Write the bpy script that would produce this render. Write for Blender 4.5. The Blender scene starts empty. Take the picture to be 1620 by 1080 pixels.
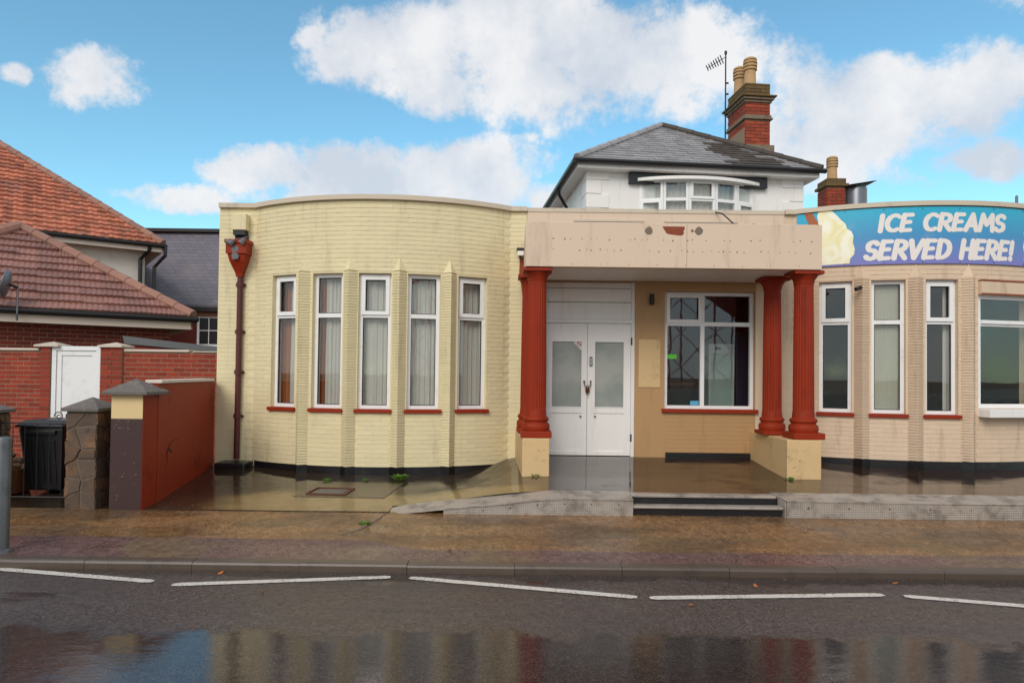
import bpy, bmesh, math, random
from mathutils import Vector, Matrix, noise as mnoise
random.seed(7)
R_ = math.radians
S = bpy.context.scene
COL = S.collection

# ------------------------------------------------------------------ camera
cam_d = bpy.data.cameras.new('camera'); cam = bpy.data.objects.new('camera', cam_d); COL.objects.link(cam)
S.camera = cam
cam_d.sensor_width = 36.0; cam_d.lens = 24.0; cam_d.clip_end = 3000; cam_d.clip_start = 0.05
cam_d.shift_y = 30.13 / 1620.0
CAM = Vector((0, -10.2, 1.60))
cam.location = CAM
cam.rotation_euler = (Matrix.Rotation(R_(90 + 1.16), 3, 'X') @ Matrix.Rotation(R_(0.7), 3, 'Z')).to_euler()

# ------------------------------------------------------------------ world, sun, exposure
SUN_EL, SUN_AZ = 36.0, 200.0          # azimuth clockwise from +Y (the view direction); the sun stands behind the camera
w = bpy.data.worlds.new('World'); S.world = w; w.use_nodes = True
SKY_STRENGTH = 0.115

def build_world():
    nt = w.node_tree; N = nt.nodes; L = nt.links
    N.clear()
    def new(t, **k):
        n = N.new(t)
        for a, b in k.items(): setattr(n, a, b)
        return n
    def M(op, a, b=None, c=None, clamp=False):
        n = new('ShaderNodeMath', operation=op); n.use_clamp = clamp
        for i, v in enumerate((a, b, c)):
            if v is None: continue
            if isinstance(v, (int, float)): n.inputs[i].default_value = v
            else: L.new(v, n.inputs[i])
        return n.outputs[0]
    out = new('ShaderNodeOutputWorld'); bg = new('ShaderNodeBackground'); L.new(bg.outputs[0], out.inputs[0])
    bg.inputs[1].default_value = SKY_STRENGTH
    sky = new('ShaderNodeTexSky', sky_type='NISHITA'); sky.sun_disc = False
    sky.sun_elevation = R_(SUN_EL); sky.sun_rotation = R_(SUN_AZ)
    sky.air_density = 1.0; sky.dust_density = 0.3; sky.ozone_density = 1.6; sky.altitude = 0
    tc = new('ShaderNodeTexCoord')
    sep = new('ShaderNodeSeparateXYZ'); L.new(tc.outputs['Generated'], sep.inputs[0])
    def nz(scale, detail, rough, off):
        mp = new('ShaderNodeMapping'); mp.inputs['Location'].default_value = off
        L.new(tc.outputs['Generated'], mp.inputs[0])
        n = new('ShaderNodeTexNoise'); n.inputs['Scale'].default_value = scale; n.inputs['Detail'].default_value = detail
        n.inputs['Roughness'].default_value = rough
        L.new(mp.outputs[0], n.inputs['Vector']); return n
    warp = nz(7.0, 6, 0.6, (3.1, 1.7, 0.4)); ws = new('ShaderNodeSeparateXYZ'); L.new(warp.outputs['Color'], ws.inputs[0])
    fbm = nz(10.0, 12, 0.66, (0.3, 5.2, 2.2)).outputs['Fac']
    big = nz(2.1, 8, 0.55, (7.7, 0.2, 1.2)).outputs['Fac']
    shn = nz(5.0, 7, 0.55, (1.7, 9.2, 4.2)).outputs['Fac']
    yy = M('MAXIMUM', sep.outputs[1], 0.02)
    px = M('DIVIDE', sep.outputs[0], yy); pz = M('DIVIDE', sep.outputs[2], yy)
    px = M('ADD', px, M('MULTIPLY', M('SUBTRACT', ws.outputs[0], 0.5), 0.15))
    pz = M('ADD', pz, M('MULTIPLY', M('SUBTRACT', ws.outputs[1], 0.5), 0.09))
    # cloud banks by direction: centre (x/y, z/y), half width, half height, weight
    banks = [(-.63,.433,.075,.045,1.5),(-.75,.44,.025,.02,1.3),(-.50,.253,.08,.02,1.0),(-.355,.297,.085,.03,1.3),(-.235,.293,.12,.04,1.45),
             (-.085,.298,.11,.045,1.45),(-.01,.283,.05,.036,1.3),(-.12,.265,.22,.028,1.35),
             (-.235,.45,.075,.045,1),(-.12,.50,.16,.07,1.2),(.03,.50,.18,.085,1.4),(-.10,.425,.14,.045,1.05),(.08,.445,.23,.06,1.3),
             (.17,.50,.17,.07,1.25),(.17,.415,.17,.04,.75),(-.30,.497,.03,.022,.75),
             (.36,.46,.10,.06,1.05),(.43,.385,.11,.085,1.2),(.57,.435,.13,.055,1.15),(.69,.445,.10,.06,1.1),(.51,.365,.13,.06,1.1),
             (.70,.335,.08,.032,1.35),(.63,.385,.15,.06,1.0),(.32,.335,.07,.03,.2),(.72,.565,.07,.03,.7),(.02,.35,.02,.012,.3),(.5,.30,.2,.03,.45)]
    val = None
    for cx, cz, hw, hh, wt in banks:
        a = M('MULTIPLY', M('SUBTRACT', px, cx), 1 / hw); b = M('MULTIPLY', M('SUBTRACT', pz, cz), 1 / hh)
        r2 = M('ADD', M('MULTIPLY', a, a), M('MULTIPLY', b, b))
        v = M('SUBTRACT', wt, M('MULTIPLY', r2, 0.8))
        val = v if val is None else M('SMOOTH_MAX', val, v, 0.25)
    val = M('MAXIMUM', val, -1.2)
    inside = M('ADD', val, M('MULTIPLY', M('SUBTRACT', fbm, 0.5), 4.6))
    # beyond these banks unseen cumulus is thickened all round to neutralise the skylight
    gen = M('ADD', M('MULTIPLY', M('SUBTRACT', big, 0.37), 7.0), M('MULTIPLY', M('SUBTRACT', fbm, 0.5), 2.2))
    ax = M('ABSOLUTE', px)
    m1 = M('MULTIPLY', M('SUBTRACT', ax, 0.78), 6.0, clamp=True)
    m2 = M('MULTIPLY', M('SUBTRACT', pz, 0.57), 8.0, clamp=True)
    m3 = M('LESS_THAN', sep.outputs[1], 0.03)
    outm = M('MAXIMUM', M('MAXIMUM', m1, m2), m3)
    mixv = M('ADD', M('MULTIPLY', gen, outm), M('MULTIPLY', inside, M('SUBTRACT', 1.0, outm)))
    ss = new('ShaderNodeMapRange', interpolation_type='SMOOTHSTEP'); L.new(mixv, ss.inputs[0])
    ss.inputs[1].default_value = -0.05; ss.inputs[2].default_value = 0.95
    dens = M('MULTIPLY', ss.outputs[0], 0.93)
    sh = new('ShaderNodeMapRange'); L.new(M('ADD', shn, M('MULTIPLY', M('SUBTRACT', fbm, .5), .5)), sh.inputs[0]); sh.inputs[1].default_value = 0.36; sh.inputs[2].default_value = 0.60
    cc = new('ShaderNodeMix', data_type='RGBA'); L.new(sh.outputs[0], cc.inputs[0])
    k = 1 / SKY_STRENGTH
    cc.inputs[6].default_value = (.55 * k, .59 * k, .66 * k, 1); cc.inputs[7].default_value = (.80 * k, .79 * k, .79 * k, 1)
    tint = new('ShaderNodeMix', data_type='RGBA', blend_type='MULTIPLY'); tint.inputs[0].default_value = 1
    L.new(sky.outputs[0], tint.inputs[6]); tint.inputs[7].default_value = (1.05, 1.52, 1.42, 1)
    # thin veil that whitens towards the horizon, all round
    mix = new('ShaderNodeMix', data_type='RGBA'); L.new(dens, mix.inputs[0]); L.new(tint.outputs[2], mix.inputs[6]); L.new(cc.outputs[2], mix.inputs[7])
    L.new(mix.outputs[2], bg.inputs[0])
build_world()

sl = bpy.data.lights.new('sun', 'SUN'); so = bpy.data.objects.new('sun', sl); COL.objects.link(so)
sl.energy = 1.5; sl.angle = R_(30); sl.color = (1.0, .93, .84)
az, el = R_(SUN_AZ), R_(SUN_EL)
sdir = Vector((math.sin(az) * math.cos(el), math.cos(az) * math.cos(el), math.sin(el)))
so.rotation_euler = (-sdir).to_track_quat('-Z', 'Y').to_euler(); so.location = (0, -30, 40)
vs = S.view_settings
vs.view_transform = 'Standard'; vs.look = 'None'; vs.exposure = 0.22; vs.gamma = 1.0; vs.use_curve_mapping = False
S.render.engine = 'CYCLES'; S.render.resolution_x = 1024; S.render.resolution_y = 682

# ------------------------------------------------------------------ materials
def lin(c):
    f = lambda v: (v / 255 / 12.92) if v / 255 <= .04045 else ((v / 255 + .055) / 1.055) ** 2.4
    return tuple(f(v) for v in c)

class NT:
    def __init__(s, name):
        s.m = bpy.data.materials.new(name); s.m.use_nodes = True
        s.t = s.m.node_tree; s.N = s.t.nodes; s.L = s.t.links
        s.b = s.N['Principled BSDF']
        s.tc = s.N.new('ShaderNodeTexCoord'); s.geo = s.N.new('ShaderNodeNewGeometry')
        s.pos = s.geo.outputs['Position']
    def new(s, t, **k):
        n = s.N.new(t)
        for a, b in k.items(): setattr(n, a, b)
        return n
    def link(s, a, b): s.L.new(a, b)
    def math(s, op, a, b=None, clamp=False):
        n = s.new('ShaderNodeMath', operation=op); n.use_clamp = clamp
        for i, v in enumerate((a, b)):
            if v is None: continue
            if isinstance(v, (int, float)): n.inputs[i].default_value = v
            else: s.link(v, n.inputs[i])
        return n.outputs[0]
    def noise(s, scale, detail=4, rough=.55, vec=None, stretch=None, dist=0):
        n = s.new('ShaderNodeTexNoise'); n.inputs['Scale'].default_value = scale; n.inputs['Detail'].default_value = detail
        n.inputs['Roughness'].default_value = rough; n.inputs['Distortion'].default_value = dist
        v = vec or s.pos
        if stretch:
            mp = s.new('ShaderNodeMapping'); mp.inputs['Scale'].default_value = stretch; s.link(v, mp.inputs[0]); v = mp.outputs[0]
        s.link(v, n.inputs['Vector']); return n.outputs['Fac']
    def ramp(s, fac, lo, hi, smooth=True):
        n = s.new('ShaderNodeMapRange'); n.interpolation_type = 'SMOOTHSTEP' if smooth else 'LINEAR'
        s.link(fac, n.inputs[0]); n.inputs[1].default_value = lo; n.inputs[2].default_value = hi; return n.outputs[0]
    def mix(s, fac, a, b, mode='MIX'):
        n = s.new('ShaderNodeMix', data_type='RGBA', blend_type=mode)
        if isinstance(fac, (int, float)): n.inputs[0].default_value = fac
        else: s.link(fac, n.inputs[0])
        for i, v in ((6, a), (7, b)):
            if isinstance(v, (tuple, list)): n.inputs[i].default_value = (*v[:3], 1)
            else: s.link(v, n.inputs[i])
        return n.outputs[2]
    def bump(s, h, strength=.3, dist=.01, normal=None):
        n = s.new('ShaderNodeBump'); n.inputs['Strength'].default_value = strength; n.inputs['Distance'].default_value = dist
        s.link(h, n.inputs['Height'])
        if normal: s.link(normal, n.inputs['Normal'])
        s.link(n.outputs[0], s.b.inputs['Normal']); return n.outputs[0]
    def rand(s):
        oi = s.new('ShaderNodeObjectInfo')
        return s.math('FRACT', s.math('ADD', oi.outputs['Random'], s.geo.outputs['Random Per Island']))
    def col(s, c):
        if isinstance(c, (tuple, list)): s.b.inputs['Base Color'].default_value = (*c[:3], 1)
        else: s.link(c, s.b.inputs['Base Color'])
    def rough(s, r):
        if isinstance(r, (int, float)): s.b.inputs['Roughness'].default_value = r
        else: s.link(r, s.b.inputs['Roughness'])

def mul(c, k): return tuple(min(1, v * k) for v in c)

def plain(name, c, rough=.6, var=.12, scale=6, bump=.12, bscale=60, metal=0, rnd=0, dirt=None, dirt_amt=.5, dirt_scale=3, streak=False, c2=None, spec=.5, chips=None, chip_at=.665):
    n = NT(name); c = lin(c); n.b.inputs['Specular IOR Level'].default_value = spec
    base = n.mix(n.noise(scale, 6), mul(c, 1 - var), mul(c, 1 + var))
    if c2: base = n.mix(n.ramp(n.noise(scale * .4, 6, .6), .42, .6), base, lin(c2))
    if rnd:
        r = n.rand()
        base = n.mix(r, n.mix(1, base, (1 - rnd, 1 - rnd, 1 - rnd), 'MULTIPLY'), n.mix(1, base, (1 + rnd, 1 + rnd * .9, 1 + rnd * .8), 'MULTIPLY'))
    if dirt:
        f = n.noise(dirt_scale, 8, .68, stretch=(2.6, 2.6, .35) if streak else None)
        base = n.mix(n.math('MULTIPLY', n.ramp(f, .52, .74), dirt_amt), base, lin(dirt))
    if chips:
        f = n.ramp(n.math('ADD', n.noise(26, 6, .75), n.math('MULTIPLY', n.math('SUBTRACT', n.noise(1.7, 3), .5), .30)), chip_at, chip_at + .02)
        base = n.mix(n.math('MULTIPLY', f, .8), base, lin(chips))
    n.col(base); n.rough(rough); n.b.inputs['Metallic'].default_value = metal
    if bump: n.bump(n.noise(bscale, 4), bump, .01)
    return n.m

MAT = {}
MAT['cream'] = plain('cream_paint', (228, 213, 171), .62, .035, 2.2, .16, 35, rnd=.03, dirt=(158, 146, 110), dirt_amt=.4, dirt_scale=2.2, streak=True, chips=(150, 126, 96), chip_at=.69)
MAT['pink'] = plain('beige_pink_paint', (220, 194, 166), .62, .035, 2.2, .16, 35, rnd=.03, dirt=(142, 116, 92), dirt_amt=.5, dirt_scale=2.2, streak=True, chips=(138, 104, 84), chip_at=.69)
MAT['beam'] = plain('canopy_paint', (222, 196, 172), .6, .03, 1.6, .12, 18, dirt=(160, 138, 118), dirt_amt=.5, dirt_scale=1.6, streak=True)
MAT['tan'] = plain('tan_paint', (182, 142, 96), .55, .04, 2.5, .1, 30, dirt=(135, 100, 66), dirt_amt=.35, dirt_scale=2.5, streak=True)
MAT['block'] = plain('pedestal_paint', (214, 180, 130), .58, .05, 3, .16, 26, dirt=(120, 96, 62), dirt_amt=.55, dirt_scale=3.4, chips=(112, 92, 66), chip_at=.655)
MAT['coping'] = plain('coping_paint', (206, 190, 168), .6, .06, 3, .1, 30, dirt=(120, 105, 88), dirt_amt=.6, dirt_scale=2.5)
MAT['red'] = plain('red_paint', (146, 44, 14), .55, .14, 5, .2, 30, dirt=(84, 26, 16), dirt_amt=.6, dirt_scale=3, streak=True, spec=.25, chips=(176, 120, 96), chip_at=.675)
MAT['redwall'] = plain('red_render', (140, 42, 16), .55, .1, 2.2, .35, 14, dirt=(78, 26, 16), dirt_amt=.75, dirt_scale=2, spec=.25, chips=(110, 60, 44), chip_at=.68)
MAT['white'] = plain('white_paint', (238, 233, 228), .45, .03, 4, .04, 40, dirt=(165, 158, 148), dirt_amt=.35, dirt_scale=3.5, streak=True)
MAT['upvc'] = plain('white_plastic', (238, 236, 234), .3, .02, 4, 0, dirt=(170, 168, 164), dirt_amt=.3, dirt_scale=5)
MAT['housewhite'] = plain('house_white', (240, 235, 230), .6, .03, 3, .15, 30, dirt=(160, 160, 160), dirt_amt=.35, dirt_scale=2.4, streak=True)
MAT['black'] = plain('black_bitumen', (26, 24, 26), .32, .2, 5, .2, 30, dirt=(60, 56, 52), dirt_amt=.5, dirt_scale=7)
MAT['blackpl'] = plain('black_plastic', (22, 22, 24), .35, .15, 6, .05, 40, dirt=(58, 56, 54), dirt_amt=.4)
MAT['gutter'] = plain('black_gutter', (24, 22, 23), .4, .15, 6, 0)
MAT['brick'] = plain('red_brick', (146, 52, 30), .8, .14, 12, .35, 60, rnd=.22, dirt=(92, 40, 34), dirt_amt=.5, dirt_scale=5)
MAT['mortar'] = plain('mortar', (150, 128, 104), .9, .12, 20, .3, 80)
MAT['brickdark'] = plain('dark_red_brick', (118, 46, 34), .85, .14, 12, .35, 60, rnd=.2)
MAT['chbrick'] = plain('chimney_brick', (150, 66, 44), .85, .15, 12, .35, 60, rnd=.25, dirt=(78, 54, 44), dirt_amt=.65, dirt_scale=6)
MAT['chstone'] = plain('chimney_stone', (128, 112, 92), .9, .15, 8, .4, 50, dirt=(66, 60, 44), dirt_amt=.8, dirt_scale=6)
MAT['moss'] = plain('mossy_brick', (104, 84, 52), .95, .2, 10, .5, 50, rnd=.15, dirt=(70, 66, 34), dirt_amt=.7, dirt_scale=8)
MAT['pot'] = plain('clay_pot', (188, 152, 108), .75, .08, 8, .15, 40, dirt=(120, 92, 62), dirt_amt=.5, dirt_scale=6)
MAT['lead'] = plain('lead_render', (112, 106, 108), .7, .08, 5, .2, 30)
MAT['tile_orange'] = plain('orange_tile', (178, 108, 82), .7, .14, 7, .3, 50, rnd=.30, dirt=(132, 98, 90), dirt_amt=.85, dirt_scale=1.5)
MAT['tile_brown'] = plain('brown_tile', (140, 98, 88), .55, .1, 7, .25, 50, rnd=.22, dirt=(86, 62, 60), dirt_amt=.6, dirt_scale=2.4)
MAT['ridge'] = plain('ridge_tile', (150, 108, 92), .7, .12, 6, .25, 50, rnd=.14, dirt=(92, 78, 66), dirt_amt=.7, dirt_scale=4)
MAT['slate'] = plain('slate', (150, 147, 148), .36, .1, 6, .2, 40, rnd=.16, dirt=(84, 84, 88), dirt_amt=.5, dirt_scale=4)
MAT['slatemoss'] = plain('mossy_slate', (74, 66, 60), .8, .2, 12, .5, 50, rnd=.18, dirt=(104, 96, 78), dirt_amt=.6, dirt_scale=14)
MAT['render'] = plain('grey_render', (214, 204, 192), .8, .04, 3, .15, 40, dirt=(150, 142, 132), dirt_amt=.4)
MAT['fascia'] = plain('cream_fascia', (206, 190, 174), .55, .05, 3, .05, 40)
MAT['concap'] = plain('weathered_cap', (104, 96, 90), .8, .16, 8, .5, 45, dirt=(172, 164, 152), dirt_amt=.55, dirt_scale=20)
MAT['stone'] = plain('wall_stone', (112, 84, 60), .75, .22, 9, .8, 22, rnd=.32, dirt=(58, 46, 38), dirt_amt=.75, dirt_scale=6, c2=(86, 70, 58))
MAT['stonemortar'] = plain('wall_mortar', (104, 92, 78), .9, .25, 12, .9, 24, dirt=(60, 52, 44), dirt_amt=.7, dirt_scale=4)
MAT['brown'] = plain('brown_paint', (62, 38, 36), .5, .12, 5, .2, 25, dirt=(36, 24, 24), dirt_amt=.6)
MAT['piercream'] = plain('pier_cream', (222, 194, 142), .6, .05, 4, .1, 30)
MAT['steel'] = plain('galvanised_steel', (112, 114, 116), .42, .12, 9, .1, 40, metal=.75, dirt=(74, 72, 70), dirt_amt=.6, dirt_scale=6)
MAT['flue'] = plain('flue_metal', (120, 122, 128), .38, .08, 6, .05, 20, metal=.7)
MAT['iron'] = plain('black_iron', (24, 20, 20), .5, .2, 8, .1, 40)
MAT['rust'] = plain('rusted_metal', (92, 48, 30), .8, .25, 14, .4, 60)
MAT['rustpaint'] = plain('bare_rust', (140, 70, 44), .85, .22, 12, .5, 60)
MAT['pipe'] = plain('pipe_red', (84, 34, 32), .5, .18, 8, .15, 50, dirt=(40, 24, 24), dirt_amt=.7, dirt_scale=9)
MAT['spot'] = plain('filler_spot', (126, 110, 94), .9, .25, 30, .4, 80)
MAT['curtain'] = None
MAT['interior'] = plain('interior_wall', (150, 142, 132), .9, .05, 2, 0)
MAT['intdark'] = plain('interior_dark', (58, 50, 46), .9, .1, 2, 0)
MAT['wood'] = plain('brown_wood', (112, 66, 38), .5, .15, 5, .1, 30)
MAT['leafgreen'] = plain('weed_green', (92, 128, 44), .6, .25, 20, 0, rnd=.3)
MAT['leaf'] = plain('fallen_leaf', (176, 96, 30), .5, .2, 20, 0, rnd=.3)
MAT['rubber'] = plain('door_gap', (40, 36, 34), .7, .1, 10, 0)
MAT['wicker'] = plain('planter_wood', (128, 96, 66), .8, .2, 10, .3, 40, rnd=.3)
MAT['soil'] = plain('soil', (40, 30, 24), .9, .3, 20, .5, 40)
MAT['felt'] = plain('roof_felt', (92, 96, 96), .7, .12, 5, .2, 30)
MAT['lampglass'] = plain('lamp_glass', (235, 235, 232), .25, .02, 5, 0)
MAT['flatroof'] = plain('flat_roof', (110, 108, 104), .9, .1, 3, .2, 20)

def glass_mat(name, tint=(.93, .95, .94), ior=1.5):
    n = NT(name); n.N.remove(n.b); out = n.N['Material Output']
    tr = n.new('ShaderNodeBsdfTransparent'); tr.inputs[0].default_value = (*tint, 1)
    gl = n.new('ShaderNodeBsdfGlossy'); gl.inputs['Roughness'].default_value = .015
    fr = n.new('ShaderNodeFresnel'); n.link(n.math('ADD', ior, n.math('MULTIPLY', n.geo.outputs['Backfacing'], 1 / ior - ior)), fr.inputs[0])
    f2 = n.math('MULTIPLY', fr.outputs[0], 1.5, clamp=True)       # two faces of the pane
    bp = n.new('ShaderNodeBump'); bp.inputs['Strength'].default_value = .03; bp.inputs['Distance'].default_value = .02
    n.link(n.noise(2.2, 2), bp.inputs['Height']); n.link(bp.outputs[0], gl.inputs['Normal'])
    mx = n.new('ShaderNodeMixShader'); n.link(f2, mx.inputs[0]); n.link(tr.outputs[0], mx.inputs[1]); n.link(gl.outputs[0], mx.inputs[2])
    n.link(mx.outputs[0], out.inputs[0]); return n.m
MAT['glass'] = glass_mat('window_glass', ior=1.52)
def frosted():
    n = NT('frosted_glass'); n.col(n.mix(n.ramp(n.noise(1.6, 3), .35, .65), lin((140, 146, 140)), lin((166, 166, 160))))
    n.rough(.22); n.bump(n.noise(140, 2), .06, .005); return n.m
MAT['frost'] = frosted()
def curtain_mat(name, c, k=.35):
    n = NT(name); c = lin(c)
    f = n.noise(3, 3, stretch=(16, 16, .25)); n.col(n.mix(f, mul(c, .82), mul(c, 1.12))); n.rough(.95)
    n.b.inputs['Specular IOR Level'].default_value = .05
    return n.m
MAT['curtain'] = curtain_mat('net_curtain', (214, 206, 198))
MAT['browncurtain'] = curtain_mat('brown_curtain', (176, 112, 80))
MAT['blind'] = curtain_mat('roller_blind', (196, 190, 174))

def chequer():
    n = NT('chequer_plate'); c = lin((190, 178, 166))
    sp = n.new('ShaderNodeSeparateXYZ'); n.link(n.pos, sp.inputs[0])
    hz = n.math('ADD', sp.outputs[1], sp.outputs[2])
    a = n.math('SINE', n.math('MULTIPLY', n.math('ADD', sp.outputs[0], hz), 128)); b = n.math('SINE', n.math('MULTIPLY', n.math('SUBTRACT', sp.outputs[0], hz), 128))
    h = n.ramp(n.math('MULTIPLY', a, b), .05, .6)
    grime = n.ramp(n.noise(5, 7, .65), .42, .72)
    base = n.mix(h, mul(c, .80), mul(c, 1.06)); base = n.mix(n.math('MULTIPLY', grime, .7), base, lin((92, 78, 64)))
    n.col(base); n.b.inputs['Metallic'].default_value = .25; n.rough(n.math('ADD', n.math('MULTIPLY', grime, .25), .32)); n.bump(h, .8, .004); return n.m
MAT['chequer'] = chequer()

def asphalt():
    n = NT('wet_asphalt')
    agg = n.noise(85, 3, .8); fine = n.noise(40, 4, .8); big = n.noise(.7, 6, .6)
    c = n.mix(n.ramp(agg, .38, .66), lin((40, 34, 32)), lin((114, 100, 95)))
    c = n.mix(n.math('MULTIPLY', n.ramp(big, .35, .7), .45), c, lin((66, 56, 52)))
    c = n.mix(n.math('MULTIPLY', n.ramp(n.noise(110, 2), .68, .74), .6), c, lin((186, 174, 160)))
    n.col(c)
    sp = n.new('ShaderNodeSeparateXYZ'); n.link(n.pos, sp.inputs[0]); y = sp.outputs[1]
    mot = n.ramp(n.noise(20, 5, .75, stretch=(1, .6, 1)), .34, .66); c = n.mix(mot, n.mix(1, c, (.78, .77, .76), 'MULTIPLY'), n.mix(1, c, (1.16, 1.15, 1.15), 'MULTIPLY'))
    wet = n.ramp(n.noise(.9, 6, .65, stretch=(.3, 2.4, 1)), .42, .62)
    wob = n.math('ADD', n.math('MULTIPLY', n.math('SUBTRACT', n.noise(.8, 4, .6), .5), .5), n.math('ADD', n.math('MULTIPLY', n.math('SUBTRACT', n.noise(9, 5, .7), .5), .22), n.math('MULTIPLY', n.math('SUBTRACT', agg, .5), .16)))
    # standing water: the low middle of the road, the gutter, and shallow tracks between them
    p1 = n.ramp(n.math('ADD', n.math('ADD', n.math('SUBTRACT', -5.66, y), wob), n.math('MULTIPLY', n.math('SUBTRACT', n.noise(1.5, 5, .65, stretch=(1, .4, 1)), .5), 1.0)), -.06, .12)
    lum = n.math('MULTIPLY', n.math('SUBTRACT', n.noise(.75, 5, .6, stretch=(.8, .3, 1)), .49), 1.6)
    p2 = n.ramp(n.math('ADD', n.math('ADD', n.math('ADD', y, 4.52), lum), n.math('MULTIPLY', wob, .4)), -.03, .05)
    p3 = n.math('MULTIPLY', n.ramp(n.math('ADD', n.noise(1.0, 6, .65, stretch=(.45, 2.0, 1)), n.math('MULTIPLY', wob, .25)), .585, .635), .8)
    pud = n.math('MAXIMUM', n.math('MAXIMUM', p1, p2), p3)
    n.col(n.mix(n.math('MULTIPLY', pud, .55), c, lin((40, 33, 31))))
    grit = n.ramp(n.noise(55, 3, .75), .56, .68)
    dry = n.math('SUBTRACT', .44, n.math('MULTIPLY', wet, .29)); film = n.math('ADD', .035, n.math('MULTIPLY', grit, .10))
    mr = n.new('ShaderNodeMix'); n.link(pud, mr.inputs[0]); n.link(dry, mr.inputs[2]); n.link(film, mr.inputs[3]); n.rough(mr.outputs[0])
    n.b.inputs['IOR'].default_value = 1.46
    h = n.math('ADD', n.math('MULTIPLY', agg, .7), fine)
    b1 = n.new('ShaderNodeBump'); b1.inputs['Distance'].default_value = .008; n.link(h, b1.inputs['Height']); n.link(n.math('SUBTRACT', .5, n.math('MULTIPLY', pud, .465)), b1.inputs['Strength'])
    b2 = n.new('ShaderNodeBump'); b2.inputs['Distance'].default_value = .02; n.link(n.noise(6, 3, stretch=(1, 2.2, 1)), b2.inputs['Height']); n.link(n.math('MULTIPLY', pud, .07), b2.inputs['Strength']); n.link(b1.outputs[0], b2.inputs['Normal']); n.link(b2.outputs[0], n.b.inputs['Normal'])
    return n.m
MAT['asphalt'] = asphalt()
def pavement_mat():
    n = NT('wet_pavement')
    sp = n.new('ShaderNodeSeparateXYZ'); n.link(n.pos, sp.inputs[0])
    agg = n.noise(70, 3, .8); sp2 = n.noise(48, 3, .85)
    tan = n.mix(n.ramp(agg, .36, .66), lin((78, 54, 34)), lin((176, 132, 88)))
    tan = n.mix(n.math('MULTIPLY', n.ramp(sp2, .60, .68), .8), tan, lin((226, 186, 128)))
    tan = n.mix(n.math('MULTIPLY', n.ramp(n.noise(.9, 7, .65, stretch=(.6, 1.3, 1)), .42, .60), .7), tan, lin((84, 68, 52)))
    pur = n.mix(n.ramp(agg, .36, .66), lin((56, 38, 38)), lin((138, 106, 102)))
    pur = n.mix(n.math('MULTIPLY', n.ramp(sp2, .61, .70), .5), pur, lin((158, 124, 112)))
    wob = n.math('MULTIPLY', n.math('SUBTRACT', n.noise(1.4, 5, .6), .5), .5)
    # older strip of tarmac along the kerb, wider on the left
    lim = n.math('SUBTRACT', -3.62, n.math('MULTIPLY', n.ramp(sp.outputs[0], -1.6, -.7), .28))
    f = n.ramp(n.math('SUBTRACT', n.math('ADD', sp.outputs[1], n.math('MULTIPLY', wob, .35)), lim), -.02, .02)
    c = n.mix(f, pur, tan)
    # grey-green silt patch
    silt = n.math('MULTIPLY', n.ramp(n.noise(.8, 5, .55), .52, .62), n.ramp(sp.outputs[1], -3.2, -3.6)); c = n.mix(n.math('MULTIPLY', silt, .55), c, lin((112, 98, 66)))
    mot = n.ramp(n.noise(16, 5, .75, stretch=(1, .6, 1)), .34, .66); c = n.mix(mot, n.mix(1, c, (.66, .64, .62), 'MULTIPLY'), n.mix(1, c, (1.22, 1.2, 1.18), 'MULTIPLY'))
    n.col(c)
    wet = n.ramp(n.noise(1.3, 5, .6, stretch=(.6, 1.6, 1)), .38, .62)
    n.rough(n.math('SUBTRACT', .44, n.math('MULTIPLY', wet, .33))); n.b.inputs['IOR'].default_value = 1.42
    n.bump(n.math('ADD', agg, n.math('MULTIPLY', sp2, .7)), .32, .006); return n.m
MAT['pave'] = pavement_mat()
def forecourt_mat():
    n = NT('wet_concrete')
    sp = n.new('ShaderNodeSeparateXYZ'); n.link(n.pos, sp.inputs[0])
    yel = n.mix(n.noise(4, 7, .6), lin((104, 84, 52)), lin((158, 132, 88)))
    dark = n.mix(n.noise(3, 7, .6), lin((28, 22, 18)), lin((66, 53, 41)))
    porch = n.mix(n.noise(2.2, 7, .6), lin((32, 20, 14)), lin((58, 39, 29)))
    wob = n.math('MULTIPLY', n.math('SUBTRACT', n.noise(1.1, 5, .6), .5), 1.1)
    near = n.math('MULTIPLY', n.ramp(n.math('ADD', sp.outputs[1], wob), -1.62, -2.0), n.ramp(n.math('ADD', sp.outputs[0], wob), -3.6, -3.1))
    c = n.mix(near, dark, yel)
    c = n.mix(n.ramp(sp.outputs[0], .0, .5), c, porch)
    n.col(c)
    wet = n.ramp(n.noise(1.5, 7, .7), .36, .54)
    n.rough(n.math('SUBTRACT', .26, n.math('MULTIPLY', wet, .21))); n.b.inputs['IOR'].default_value = 1.42
    n.bump(n.math('ADD', n.noise(6, 4), n.math('MULTIPLY', n.noise(90, 3), .12)), .05, .02); return n.m
MAT['forecourt'] = forecourt_mat()
def paintline():
    n = NT('road_paint'); agg = n.noise(110, 4, .75)
    c = n.mix(n.ramp(n.math('ADD', n.noise(45, 5, .8), n.math('MULTIPLY', n.noise(3, 3), .25)), .66, .74), lin((214, 206, 196)), lin((88, 78, 74)))
    n.col(c); n.rough(.35); n.bump(agg, .3, .005); return n.m
MAT['line'] = paintline()
MAT['kerb'] = plain('kerb_concrete', (84, 71, 61), .34, .14, 5, .3, 70, rnd=.12, dirt=(52, 44, 40), dirt_amt=.7, dirt_scale=4)
MAT['slabdark'] = plain('manhole_concrete', (84, 70, 52), .22, .16, 6, .25, 50, dirt=(46, 38, 30), dirt_amt=.8, dirt_scale=4)
MAT['earth'] = plain('bare_ground', (104, 92, 76), .9, .15, .8, .3, 10)
MAT['weedy'] = plain('moss_ground', (84, 96, 44), .9, .25, 12, .4, 50)
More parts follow.
